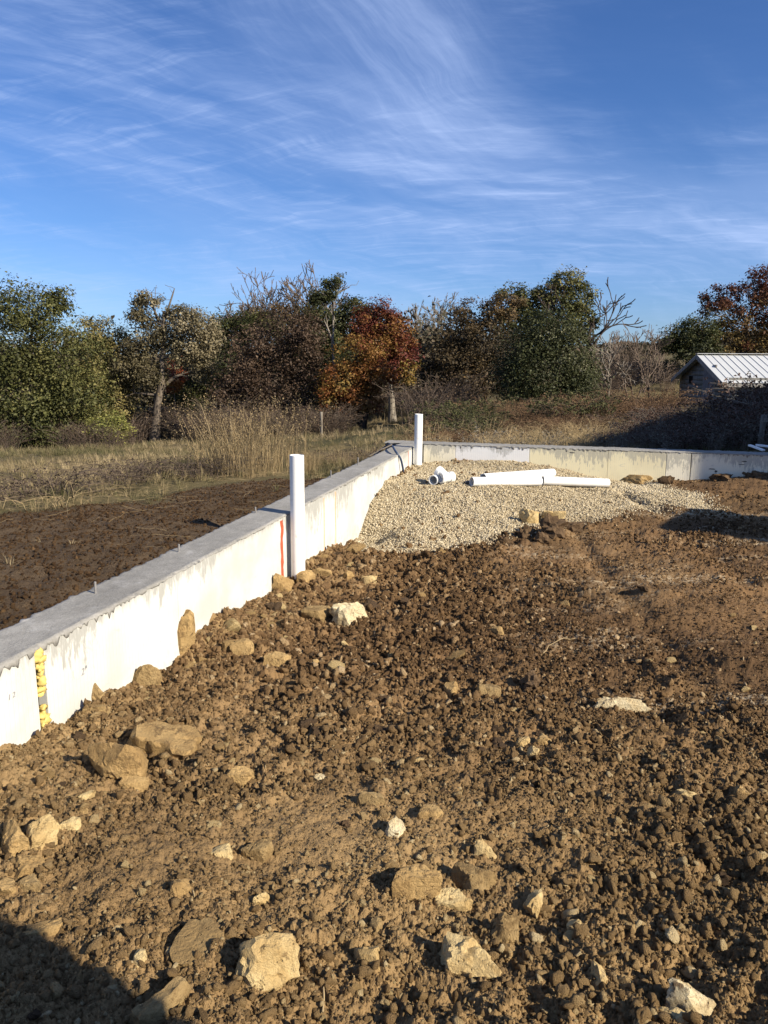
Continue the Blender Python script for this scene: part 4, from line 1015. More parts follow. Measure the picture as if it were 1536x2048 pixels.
OLIVE = [(0.0, (0.022, 0.025, 0.008)), (0.35, (0.050, 0.053, 0.015)), (0.65, (0.085, 0.088, 0.028)), (1.0, (0.17, 0.15, 0.052))]
DKGRN = [(0.0, (0.016, 0.019, 0.007)), (0.4, (0.036, 0.042, 0.013)), (0.75, (0.068, 0.068, 0.022)), (1.0, (0.13, 0.112, 0.042))]
YELOL = [(0.0, (0.055, 0.050, 0.020)), (0.4, (0.115, 0.100, 0.036)), (0.75, (0.20, 0.165, 0.060)), (1.0, (0.29, 0.23, 0.095))]
OAKTAN = [(0.0, (0.050, 0.042, 0.022)), (0.4, (0.105, 0.088, 0.045)), (0.75, (0.18, 0.150, 0.085)), (1.0, (0.28, 0.235, 0.145))]
MAUVE = [(0.0, (0.028, 0.018, 0.012)), (0.5, (0.075, 0.048, 0.030)), (1.0, (0.15, 0.102, 0.066))]
REDOR = [(0.0, (0.16, 0.030, 0.022)), (0.3, (0.23, 0.060, 0.024)), (0.6, (0.29, 0.115, 0.030)), (1.0, (0.30, 0.18, 0.048))]
BROWN = [(0.0, (0.024, 0.019, 0.012)), (0.4, (0.060, 0.044, 0.022)), (0.75, (0.115, 0.078, 0.036)), (1.0, (0.20, 0.125, 0.050))]
DKRED = [(0.0, (0.075, 0.026, 0.018)), (0.35, (0.115, 0.050, 0.024)), (0.6, (0.090, 0.066, 0.025)), (1.0, (0.22, 0.150, 0.045))]
BUSHG = [(0.0, (0.016, 0.020, 0.008)), (0.45, (0.040, 0.046, 0.016)), (0.8, (0.080, 0.084, 0.036)), (1.0, (0.22, 0.21, 0.13))]

def bare(name, label, y, base, top, spread, seed, mat, group=None, tw=6, gens=5, cat='tree', rmin=None):
    """leafless branching tree"""
    r = np.random.RandomState(seed); k = y / FPX
    b = at_depth(base[0], base[1], y); b[2] = G3(b[0], b[1]); root = empty(name, b); tag(root, label, cat, group)
    tp = at_depth(top[0], top[1], y) - b; H = np.linalg.norm(tp); acc, br = Acc(), Acc(); rmin = rmin or y / 769 * 0.26
    def grow(p, d, L, R, g):
        n = 5; P = [p]
        for q in range(n - 1):
            d = d + r.normal(0, 0.13, 3) + np.array([0, 0, 0.035]); d /= np.linalg.norm(d); P.append(P[-1] + d * L / (n - 1))
        (acc if g == 0 else br).tube(P, np.maximum(np.linspace(R, R * 0.62, n), rmin), 6 if g < 2 else 3)
        if g >= gens: return
        for q in range(3 if g < 3 else 2 + (r.uniform() < .5)):
            i = r.randint(2, n) if q else n - 1
            a = r.normal(0, 1, 3); a -= a.dot(d) * d; a /= np.linalg.norm(a); s = r.uniform(0.35, 0.95) * spread
            nd = d * math.cos(s) + a * math.sin(s); grow(P[i], nd, L * r.uniform(0.58, 0.82), R * 0.58, g + 1)
    d0 = tp / H; grow(np.array([0, 0, -.2]), d0, H * 0.36, tw * k / 2, 0)
    link('trunk', acc.mesh('trunk', True), root, mat); link('branches', br.mesh('branches', True), root, mat)
    return root

def build_trees():
    G = 'trees along the edge of the field'
    tree('leafy_tree', 'tall broad dark green tree at the left edge of the picture', 38, (62, 892), [(60, 618, 72, 50, .55), (118, 600, 26, 28, .5), (10, 680, 80, 90, .4), (120, 720, 80, 62, .6), (50, 790, 100, 75, .5), (165, 800, 60, 60, .62), (60, 850, 110, 42, .3), (185, 850, 50, 34, .75)], OLIVE, 21000, 0.150, 14, (60, 640), MBARK, G, 11, limbs_per=6)
    tree('leafy_tree', 'yellowish olive tree between the big dark green tree and the tall oak', 44, (215, 885), [(170, 672, 46, 34, .6), (222, 672, 34, 30, .75), (250, 720, 34, 40, .5), (205, 745, 58, 48, .45), (225, 808, 48, 46, .65)], YELOL, 9500, 0.145, 9, (210, 690), MBARK, G, 12, sparse=.3)
    tree('small_shrub', 'low bright yellow-green shrub at the foot of the yellowish olive tree', 36, (222, 880), [(215, 852, 40, 26, .75), (238, 862, 20, 18, .9)], [(0, (.05, .06, .015)), (.5, (.11, .12, .03)), (1, (.23, .22, .06))], 2300, 0.11, 3, None, MBARK, None, 13, cat='shrub', stems=3)
    tree('oak_tree', 'tall oak with a bare straight trunk and thin tan leaves, dead twigs at its top', 43, (308, 884), [(292, 598, 30, 13, .55), (283, 632, 24, 20, .35), (352, 632, 24, 18, .5), (392, 652, 42, 26, .75), (418, 684, 22, 28, .8), (330, 672, 40, 22, .5), (282, 690, 30, 22, .4), (370, 702, 44, 26, .65), (262, 735, 30, 30, .45), (300, 745, 30, 24, .3), (405, 735, 26, 18, .7)], OAKTAN, 15000, 0.135, 19, (322, 622), MBARK, G, 14, clump=.40, sparse=.15, limbs_per=10,
         dead=[[(318, 668, 6), (332, 630, 4), (345, 590, 2.5), (349, 577, 1.6)], [(318, 650, 5), (306, 612, 3), (302, 585, 1.6)], [(312, 790, 6), (270, 786, 4), (235, 800, 2)], [(316, 748, 5), (290, 736, 4), (262, 700, 3), (240, 690, 2)], [(320, 640, 4), (290, 655, 3), (262, 656, 1.5)]])
    bare('fallen_branch', 'pale dead branch hanging low to the right of the tall oak', 42, (350, 792), (395, 798), 0.5, 3, MBARK_PALE, None, 4, 2, 'branch')
    tree('small_tree', 'small orange-leaved tree behind the tall oak', 54, (352, 830), [(352, 752, 17, 30, .35), (345, 770, 14, 16, .6)], REDOR, 900, 0.16, 4, None, MBARK, None, 15)
    tree('small_tree', 'dull green tree low behind the tall oak', 56, (405, 840), [(400, 765, 38, 36, .45), (380, 800, 40, 30, .3)], OLIVE, 2600, 0.17, 5, None, MBARK, None, 16)
    tree('leafy_tree', 'dark green tree between the tall oak and the brown-leaved mass', 50, (470, 840), [(446, 668, 36, 34, .4), (480, 660, 30, 26, .3), (455, 720, 34, 46, .25), (520, 655, 50, 28, .55)], DKGRN, 5600, 0.165, 8, None, MBARK_DARK, G, 17)
    tree('leafy_tree', 'pinkish tan tree top showing behind the dark green tree', 60, (468, 800), [(468, 642, 18, 20, .8), (490, 640, 26, 14, .7)], [(0, (.10, .055, .045)), (.5, (.19, .12, .10)), (1, (.28, .20, .17))], 900, 0.16, 4, None, MBARK, G, 18, sparse=.4)
    tree('leafy_tree', 'dull brown-leaved broad tree left of the dead-topped tree', 41, (535, 860), [(500, 690, 50, 44, .55), (560, 672, 58, 50, .45), (610, 668, 44, 40, .5), (480, 770, 48, 50, .5), (560, 770, 78, 58, .4), (600, 720, 40, 50, .3), (525, 820, 70, 36, .5)], MAUVE, 12500, 0.135, 10, None, MBARK_DARK, G, 19)
    tree('leafy_tree', 'olive brown tree rising behind the brown-leaved tree', 52, (590, 850), [(540, 640, 50, 24, .6), (595, 632, 44, 34, .5), (500, 648, 30, 20, .6)], BROWN, 2600, 0.17, 6, None, MBARK_DARK, G, 20)
    tree('leafy_tree', 'large dark green tree behind the red and orange maples', 47, (650, 860), [(640, 660, 52, 42, .45), (712, 622, 34, 24, .6), (688, 650, 46, 40, .4), (600, 700, 40, 46, .35), (648, 730, 60, 56, .3), (740, 660, 30, 36, .45), (620, 800, 60, 46, .3)], DKGRN, 13000, 0.160, 10, None, MBARK_DARK, G, 21)
    tree('dead_topped_tree', 'thin tall tree with one dark leaf tuft and a bare crooked top', 43, (672, 850), [(655, 578, 22, 15, .4), (636, 588, 16, 17, .35), (678, 556, 9, 10, .5), (668, 570, 14, 10, .45), (640, 600, 18, 10, .3)], DKGRN, 1700, 0.125, 8, (664, 600), MBARK_PALE, G, 22, clump=.36, dead=[[(668, 640, 5), (664, 600, 4), (676, 586, 3), (692, 578, 2)], [(664, 604, 3.5), (652, 586, 2.5), (636, 578, 1.6)], [(668, 690, 5), (655, 655, 2.5), (648, 640, 1.5)]])
    tree('maple_tree', 'red-topped maple with a bare pale trunk, right of the orange maple', 42, (785, 862), [(765, 628, 30, 24, .12), (742, 640, 34, 26, .15), (790, 655, 30, 32, .3), (808, 695, 28, 34, .2), (770, 680, 42, 34, .45), (775, 725, 44, 28, .08), (812, 738, 24, 26, .75), (715, 668, 22, 24, .2)], [(p, (.62 * c[0], .82 * c[1], .78 * c[2])) for p, c in REDOR], 8800, 0.140, 17, (782, 720), MBARK_PALE, G, 23)
    tree('maple_tree', 'orange and gold maple with a dark leaning trunk, left of the red-topped maple', 39, (722, 870), [(710, 712, 46, 34, .72), (690, 768, 46, 34, .66), (748, 752, 40, 36, .55), (668, 790, 34, 24, .7), (720, 800, 50, 26, .62), (690, 826, 30, 18, .75)], [(p, (.60 * c[0], .68 * c[1], .66 * c[2])) for p, c in REDOR], 8200, 0.135, 17, (742, 790), MBARK_DARK, G, 24)
    for i, (px, py, tx, ty, y) in enumerate([(520, 800, 515, 560, 62), (560, 800, 562, 552, 64), (600, 800, 598, 545, 60), (640, 800, 636, 555, 63), (585, 800, 580, 550, 66), (545, 800, 538, 565, 60)]):
        bare('bare_tree', 'leafless grey tree rising behind the dark wood, left of the maples', y, (px, py), (tx, ty), 0.75, 40 + i, MTWIG, 'leafless trees left of the maples', 8, 6, rmin=.026)
    for i, (px, py, tx, ty, y) in enumerate([(835, 800, 832, 640, 74), (868, 800, 872, 590, 78), (850, 800, 852, 610, 70), (822, 800, 815, 610, 80)]):
        bare('bare_tree', 'leafless pale grey tree in the gap right of the red-topped maple', y, (px, py), (tx, ty), 0.6, 60 + i, MTWIG_GREY, 'leafless trees in the gap', 7, 6, rmin=.024)
    tree('oak_tree', 'dark brown and olive oak left of the round green bush', 36, (975, 852), [(958, 628, 44, 30, .62), (920, 668, 42, 34, .45), (1005, 612, 34, 24, .7), (890, 720, 38, 34, .35), (960, 690, 60, 46, .3), (930, 750, 60, 40, .5), (868, 755, 26, 30, .2), (1000, 740, 44, 50, .25), (905, 770, 40, 26, .3)], BROWN, 12500, 0.125, 11, (970, 690), MBARK_DARK, G, 25, clump=.26)
    tree('oak_tree', 'tall olive green oak rising behind the round green bush', 40, (1120, 840), [(1130, 566, 40, 24, .75), (1095, 590, 26, 26, .65), (1160, 598, 26, 34, .6), (1040, 592, 38, 24, .6), (1050, 630, 48, 28, .5), (1120, 625, 54, 34, .6), (1010, 640, 30, 24, .45), (1175, 650, 24, 34, .5)], OLIVE, 8200, 0.140, 13, (1110, 640), MBARK, G, 26, clump=.28, sparse=.4, limbs_per=7)
    tree('round_bush', 'big rounded dark green bush with glinting leaves, right of centre', 30, (1095, 842), [(1095, 668, 56, 44, .55), (1050, 700, 46, 50, .45), (1145, 700, 42, 48, .6), (1095, 745, 92, 60, .45), (1040, 770, 42, 50, .35), (1160, 760, 40, 52, .55), (1100, 800, 80, 36, .3)], BUSHG, 19000, 0.095, 5, None, MBARK_DARK, None, 27, cat='bush', stems=5, clump=.34)
    bare('bare_tree', 'crooked dead tree with bare dark branches right of the round green bush', 38, (1178, 800), (1222, 500), 0.72, 88, MBARK_DARK, G, 17, 5, rmin=.026)
    bare('bare_tree', 'low spreading leafless tree in front of the crooked dead tree', 34, (1215, 810), (1265, 650), 0.85, 89, MTWIG_GREY, G, 6, 5, rmin=.016)
    for i, (px, tx, ty, y) in enumerate([(1255, 1248, 640, 40), (1290, 1300, 645, 44), (1230, 1222, 670, 36), (1310, 1318, 640, 56), (1275, 1280, 680, 38), (1212, 1205, 640, 37), (1243, 1252, 655, 42), (1268, 1262, 650, 39), (1300, 1296, 690, 36), (1325, 1330, 690, 46), (1195, 1200, 680, 36), (1284, 1290, 660, 41)]):
        bare('bare_sapling', 'slim leafless sapling between the dead tree and the shed', y, (px, 800), (tx, ty), 0.55, 90 + i, MTWIG, 'leafless saplings left of the shed', 4, 4, rmin=.015)
    tree('oak_tree', 'autumn oak with dark red leaves behind the shed', 46, (1478, 790), [(1440, 592, 36, 22, .12), (1425, 622, 24, 18, .25), (1515, 572, 30, 34, .08), (1475, 612, 46, 26, .3), (1500, 650, 50, 36, .62), (1425, 660, 40, 28, .75), (1540, 620, 30, 40, .3), (1455, 690, 60, 26, .7), (1525, 695, 40, 30, .85), (1560, 580, 40, 40, .1), (1590, 650, 50, 60, .5)], DKRED, 11500, 0.155, 12, (1490, 640), MBARK_DARK, G, 28, sparse=.25)
    tree('leafy_tree', 'dark green tree at the left of the autumn oak, behind the shed roof', 44, (1385, 790), [(1365, 672, 34, 26, .45), (1400, 665, 30, 30, .5), (1385, 700, 44, 26, .35), (1345, 690, 20, 20, .4)], DKGRN, 4200, 0.150, 7, None, MBARK_DARK, G, 29)
    tree('small_shrub', 'small dark shrub on the slope left of the shed', 50, (1345, 752), [(1342, 735, 18, 16, .3)], DKGRN, 600, 0.15, 3, None, MBARK_DARK, None, 30, cat='shrub')
    # far wood closing the view
    acc = Acc(); r = np.random.RandomState(5)
    for i in range(210):
        a = r.uniform(-0.62, 0.62); d = r.uniform(85, 150)
        if i >= 130: a = r.uniform(-.56, .12); d = r.uniform(57, 74)
        x, y = d * math.sin(a), d * math.cos(a); z = G3(x, y); h = r.uniform(4.0, 6.5) + d * 0.006
        if a > 0.20: h = r.uniform(.8, 1.8)
        if d < 80: h = r.uniform(4.2, 6.2)
        for q in range(5):
            c = np.array([x + r.normal(0, 1.6), y + r.normal(0, 1.5), z + h * r.uniform(.35, .8)]); m = 90
            V, F = leaf_quads(c + r.normal(size=(m, 3)) * np.array([1.3, 1.3, h * .16]), np.full(m, .34), r, .3); acc.add(V, F, np.clip(r.normal(r.uniform(.2, .8), .12, m), 0, 1))
    o = link('distant_woodland', acc.mesh('distant_woodland'), None, leaf_material('distant_leaves', [(0, (.030, .030, .018)), (.4, (.06, .052, .030)), (.7, (.10, .078, .05)), (1, (.12, .085, .055))], .8, .1)); tag(o, kind='stuff')
build_trees()

def twig_bush(seed, n, h, spread, rad, leaves=0, leaf=0.05, arch=0.3):
    r = np.random.RandomState(seed); t, l = Acc(), Acc()
    for i in range(n):
        a = r.uniform(0, 6.28); b = np.array([math.cos(a), math.sin(a), 0]) * r.uniform(0, spread * .45); b[2] = -.08
        hh = h * r.uniform(.45, 1.05); e = b + np.array([math.cos(a + r.normal(0, .8)), math.sin(a + r.normal(0, .8)), 0]) * spread * r.uniform(.1, .75) + np.array([0, 0, hh])
        P = bend(b, e, 6, 0.0, 0.035, r); q = np.linspace(0, 1, 6); P[:, 2] += np.sin(q * math.pi) * arch * hh * .5; P[:, :2] = b[:2] + (P[:, :2] - b[:2]) * (q[:, None] ** 1.2)
        t.tube(P, np.linspace(rad, rad * .45, 6), 3)
        for j in range(r.randint(2, 6)):
            k = r.randint(2, 6); d = P[k] - P[k - 1]; d = d / (np.linalg.norm(d) + 1e-6) + r.normal(0, .65, 3); s = P[k] + d * hh * r.uniform(.06, .2)
            t.tube(bend(P[k], s, 3, 0, .05, r), np.linspace(rad * .5, rad * .35, 3), 3)
            if leaves:
                m = r.poisson(leaves)
                if m: V, F = leaf_quads(s + r.normal(0, hh * .045, (m, 3)), np.full(m, leaf), r, .2); l.add(V, F, np.clip(r.normal(.5, .2, m), 0, 1))
    return t.mesh('canes', True), (l.mesh('leaves') if l.n else None)
def bush_family(name, label, cat, group, spots, variants, tm, lm):
    """one of each kind with its parts, then copies"""
    r = np.random.RandomState(len(spots) + 3); protos = []
    for (px, y, s, z0) in spots:
        v = variants[r.randint(len(variants))]; p = at_depth(px, 800, y); g = G3(p[0], p[1]) if z0 is None else z0
        e = empty(name, (p[0], p[1], g), r.uniform(0, 6.28)); e.scale = (s, s, s * r.uniform(.85, 1.15)); tag(e, label, cat, group)
        link('canes', v[0], e, tm)
        if v[1] is not None: link('leaves', v[1], e, lm)
def build_thickets():
    r = np.random.RandomState(33)
    # dense leafless scrub under the trees
    ML = leaf_material('scrub_leaves', MAUVE, .8, .15); MR = leaf_material('rusty_scrub_leaves', [(0, (.05, .029, .016)), (.5, (.13, .075, .040)), (1, (.25, .165, .092))], .8, .15)
    V1 = [twig_bush(200 + i, 90, 1.8, 2.0, .011, 2, .06) for i in range(4)]
    spots = []
    for i in range(46):
        px = r.uniform(225, 930); y = r.uniform(34, 44) if px < 700 else r.uniform(28, 40)
        if any(abs(px - q) < 48 for q in (308, 785, 728)): y = r.uniform(45, 49)
        spots.append((px, y, r.uniform(.65, 1.15), None))
    for px in range(-60, 240, 34): spots.append((px + r.uniform(-10, 10), r.uniform(33, 40), r.uniform(.5, .9), None))
    for i in range(26): spots.append((r.uniform(1180, 1345), r.uniform(34, 60), r.uniform(.55, 1.0), None))
    bush_family('scrub_thicket', 'leafless brownish scrub thicket at the foot of the trees', 'thicket', 'scrub thickets under the trees', spots, V1, MTWIG, ML)
    V2 = [twig_bush(220 + i, 110, .85, 1.9, .008, 3, .045, .5) for i in range(4)]
    spots = []
    for i in range(34):
        y = r.uniform(16.5, 28); spots.append((r.uniform(840, 1330 - (27 - y) * 6), y, (.34 + .05 * (y - 16)) * r.uniform(.8, 1.2), None))
    bush_family('rusty_scrub', 'low rusty brown scrub in front of the round green bush', 'thicket', 'rusty scrub behind the far wall', spots, V2, MTWIG_RUST, MR)
    VG = [twig_bush(310 + i, 90, .9, 1.8, .007, 9, .055, .4) for i in range(3)]
    MG = leaf_material('green_scrub_leaves', [(0, (.030, .034, .014)), (.5, (.075, .078, .030)), (1, (.16, .145, .065))], .8, .2)
    spots = [(r.uniform(835, 1180), r.uniform(20, 29), r.uniform(.5, .95), None) for i in range(16)]
    bush_family('green_scrub', 'low olive green scrub among the rusty scrub below the round green bush', 'thicket', 'green scrub behind the far wall', spots, VG, MTWIG, MG)
    VS = [twig_bush(320 + i, 40, .8, 1.2, .006, 0, .05, .25) for i in range(3)]
    spots = [(r.uniform(850, 1200), r.uniform(13.2, 17), r.uniform(.35, .75), None) for i in range(22)]
    bush_family('dead_weed_clump', 'pale tangled clump of dead standing weeds behind the far wall', 'dead weeds', 'dead weeds behind the far wall', spots, VS, MSTRAW, MG)
    MB = leaf_material('bramble_leaves', [(0, (.040, .024, .016)), (.5, (.090, .052, .036)), (1, (.20, .13, .10))], .7, .15)
    V3 = [twig_bush(240 + i, 80, .95, 1.5, .008, 4, .06, .45) for i in range(4)]
    spots = []
    for i in range(56):
        px, y = r.uniform(1200, 1590), r.uniform(13.2, 20); spots.append((px, y, max(.26, .24 + .50 * (px - 1230) / 300 + .03 * (y - 15)) * r.uniform(.8, 1.2), None))
    bush_family('bramble_bush', 'dark purplish bramble in the shade behind the far wall', 'bramble', 'brambles behind the far wall', spots, V3, MTWIG_GREY, MB)
    V4 = [twig_bush(260 + i, 10, 1.0, .5, .006, 3, .05, .1) for i in range(4)]
    spots = [(r.uniform(850, 1570), r.uniform(12.4, 14.5), r.uniform(.25, .55), None) for i in range(60)]
    bush_family('dry_weed', 'dry grey weed stalk standing along the back of the far wall', 'weed', 'dry weeds along the far wall', spots, V4, MTWIG_GREY, leaf_material('weed_leaves', [(0, (.10, .085, .06)), (1, (.26, .23, .18))], .8, .15))
    # brush heaps at the field's edge
    MBP = leaf_material('brush_leaves', [(0, (.022, .016, .012)), (.6, (.052, .035, .026)), (1, (.11, .08, .055))], .8, .1)
    V5 = [twig_bush(280 + i, 110, .42, 1.4, .006, 2, .03, .7) for i in range(3)]
    for (px, y, s, lab) in [(70, 9.3, .95, 'dark heap of dead brush at the left edge of the field'), (262, 10.6, .8, 'low dark heap of dead brush near the edge of the bare dirt'), (385, 10.9, .75, 'small dark brush heap beside the tall dry grass'), (790, 14.2, 1.15, 'dark brush heap behind the wall corner, left of the far upright pipe'), (745, 14.6, .8, 'smaller dark brush heap left of the one at the wall corner')]:
        bush_family('brush_heap', lab, 'brush heap', 'brush heaps in the field', [(px, y, s, None)], V5, MTWIG, MBP)
    V6 = [twig_bush(290 + i, 26, .5, 1.8, .006, 0, .05, .8) for i in range(2)]
    for (px, y, s, lab) in [(905, 12.9, .7, 'loose pile of straw-coloured cut stems right of the far upright pipe'), (1000, 13.6, .7, 'loose straw-coloured cut stems behind the middle of the far wall'), (110, 8.4, .6, 'pale broken stems on the grass at the left edge')]:
        bush_family('cut_stems', lab, 'cut stems', 'cut stems by the walls', [(px, y, s, None)], V6, MSTRAW, MBP)
build_thickets()

# ------------------------------------------------------------------ grass
def tuft(seed, n, h, spread, w, curve=.5, head=False, tint=None):
    r = np.random.RandomState(seed); A = Acc()
    for i in range(n):
        a = r.uniform(0, 6.28); b = np.array([math.cos(a), math.sin(a), 0]) * spread * r.uniform(0, .5); hh = h * (r.uniform(.5, 1.1) if not head else r.uniform(.3, 1.15)); lean = r.uniform(.05, 1) * curve * hh
        d = np.array([math.cos(a + r.normal(0, .6)), math.sin(a + r.normal(0, .6)), 0]); side = np.array([-d[1], d[0], 0]) * w
        P = [b, b + d * lean * .25 + np.array([0, 0, hh * .5]), b + d * lean * .75 + np.array([0, 0, hh * .88]), b + d * lean * 1.3 + np.array([0, 0, hh * .95])]
        V = []
        for q, p in enumerate(P): ww = (1, .85, .5, .12)[q]; V += [p - side * ww, p + side * ww]
        A.add(np.array(V), np.array([[0, 1, 3, 2], [2, 3, 5, 4], [4, 5, 7, 6]]), r.uniform(.2, .8))
        if head:
            m = 7; C = P[3] + np.linspace(0, 1, m)[:, None] * np.array([d[0] * .05, d[1] * .05, .16]) * h * .8 + r.normal(0, .012, (m, 3)); V, F = leaf_quads(C, np.full(m, w * 5), r, .2); A.add(V, F, r.uniform(.3, .7))
    return A.mesh('grass_tuft')
def grass_material(name, stops, inst=True):
    m, t, b = material(name, .8, .15)
    f = t.math('ADD', t.math('MULTIPLY', t.math('SUBTRACT', t.attr('tint'), .5), .35), t.attr('tint', 'INSTANCER')) if inst else t.attr('tint')
    c = t.ramp(f, stops); t.L.new(c, b.inputs['Base Color'])
    tr = t.new('ShaderNodeBsdfTranslucent'); t.L.new(c, tr.inputs[0]); mx = t.new('ShaderNodeMixShader'); mx.inputs[0].default_value = .2
    t.L.new(b.outputs[0], mx.inputs[1]); t.L.new(tr.outputs[0], mx.inputs[2]); t.L.new(mx.outputs[0], t.N['Material Output'].inputs[0]); return m
MGRASS = grass_material('meadow_grass', [(0, (.062, .064, .027)), (.35, (.145, .128, .060)), (.6, (.25, .195, .105)), (1, (.42, .33, .19))])
MTALL = grass_material('tall_dry_grass', [(0, (.15, .105, .055)), (.5, (.27, .20, .105)), (1, (.42, .33, .19))], False)
def build_grass():
    src = [bpy.data.objects.new('grass_tuft', tuft(400 + i, 16, .30, .22, .0045, .8)) for i in range(5)]
    for s in src: s.data.materials.append(MGRASS)
    r = np.random.RandomState(9); P, S, T = [], [], []
    for (d0, d1, dens, sc) in [(5, 9, 85, .42), (9, 14, 70, .52), (14, 24, 34, .62), (24, 48, 12, .9)]:
        hw = .6 * d1 + 1; n = int(dens * (d1 - d0) * 2 * hw); x = r.uniform(-hw, hw, n); y = r.uniform(d0, d1, n)
        k = ((dist_left(x, y) < -.45) | (dist_far(x, y) < -.40)) & (np.abs(x) < .58 * y + 1); x, y = x[k], y[k]
        den = np.clip(.75 + fbm(x * .5, y * .5, 51, 3) * 1.6, .1, 1) * np.where(strip_mask(x, y) > .35, .02, 1)
        k = r.uniform(size=len(x)) < den; x, y = x[k], y[k]
        z = field_h(x, y); P.append(np.stack([x, y, z - .01], 1)); q = sc * r.uniform(.5, 1.35, len(x)); S.append(np.stack([q, q, q * r.uniform(.5, 1.1, len(x))], 1))
        t = .52 + fbm(x * .35, y * .35, 52, 3) * .75 + r.normal(0, .14, len(x)); t = np.where(y < 10.5, t + .12, t); T.append(np.clip(t, 0, 1))
    P, S, T = np.concatenate(P), np.concatenate(S), np.concatenate(T); R = np.zeros((len(P), 3)); R[:, 2] = r.uniform(0, 6.28, len(P)); R[:, :2] = r.normal(0, .18, (len(P), 2))
    scatter('grass', P, S, R, r.randint(0, 5, len(P)), T, src)
    # straw lying flat at the field's edge and a few bits on the dirt
    sm = []
    for i in range(4):
        A = Acc(); rr = np.random.RandomState(430 + i); A.tube(bend((-.5, 0, 0), (.5, 0, .02), 6, rr.uniform(-.08, .1), .04, rr), .012, 3); s = bpy.data.objects.new('straw_stem', A.mesh('straw_stem')); s.data.materials.append(MSTRAW); sm.append(s)
    n = 2600; y = r.uniform(5.2, 11.5, n); x = r.uniform(-6.5, 0, n); k = (dist_left(x, y) < -.4); x, y = x[k], y[k]
    sk = strip_mask(x, y); k = r.uniform(size=len(x)) < np.where(sk > .5, .06, .9); x, y = x[k], y[k]
    L = r.uniform(.06, .30, len(x)) ; R = np.stack([r.normal(0, .2, len(x)), r.normal(0, .12, len(x)), r.normal(.3, .9, len(x))], 1)
    scatter('straw', np.stack([x, y, field_h(x, y) + .02 + r.uniform(0, .05, len(x))], 1), np.stack([L, L * .35, L * .35], 1), R, r.randint(0, 4, len(x)), np.full(len(x), .5), sm)
    # dark clods on the bare strip
    src2 = clod_sources('soil_clod', MCLOD, 5, 700, 1); n = 60000; y = r.uniform(2.8, 11, n); x = r.uniform(-6, 0, n)
    k = (dist_left(x, y) < -THICK - .02) & (r.uniform(size=n) < strip_mask(x, y)) & (np.abs(x) < .62 * y + .4); x, y = x[k], y[k]
    s = .004 + .018 * r.uniform(size=len(x)) ** 4; scatter('strip_clods', np.stack([x, y, field_h(x, y) + s * .1], 1), s[:, None] * r.uniform(.8, 1.2, (len(x), 3)), r.uniform(0, 6.28, (len(x), 3)), r.randint(0, 5, len(x)), np.clip(r.normal(.16, .11, len(x)), 0, .8), src2)
    # tall dry grass clumps
    tm = [tuft(450 + i, 70, .84, 1.0, .0036, .75, True) for i in range(4)]
    spots = [(432, 11.2, .95), (462, 11.6, 1.1), (492, 11.9, 1.2), (520, 12.2, 1.15), (548, 12.8, 1.1), (405, 11.4, .7), (478, 12.9, 1.15), (510, 13.4, 1.2), (575, 13.2, .75), (448, 12.6, 1.0), (540, 11.6, .8), (470, 10.9, .75), (500, 11.0, .8)]
    for i, (px, y, s) in enumerate(spots):
        p = at_depth(px, 800, y); o = link('tall_grass_clump', tm[i % 4], None, MTALL); o.location = (p[0], p[1], G3(p[0], p[1]) - .02); o.scale = (s, s, s * r.uniform(.95, 1.1)); o.rotation_euler = (0, 0, r.uniform(0, 6.28))
        tag(o, 'tall clump of dry tan grass in the big stand beside the nearer upright pipe', 'grass clump', 'tall dry grass in the field')
    for i in range(16):
        px, y = r.uniform(600, 730), r.uniform(11.8, 15); p = at_depth(px, 800, y); o = link('short_grass_clump', tm[i % 4], None, MTALL); s = r.uniform(.3, .5); o.location = (p[0], p[1], G3(p[0], p[1]) - .02); o.scale = (s, s, s); o.rotation_euler = (0, 0, r.uniform(0, 6.28))
        tag(o, 'short dry grass clump in the field between the two upright pipes', 'grass clump', 'short dry grass between the pipes')
build_grass()

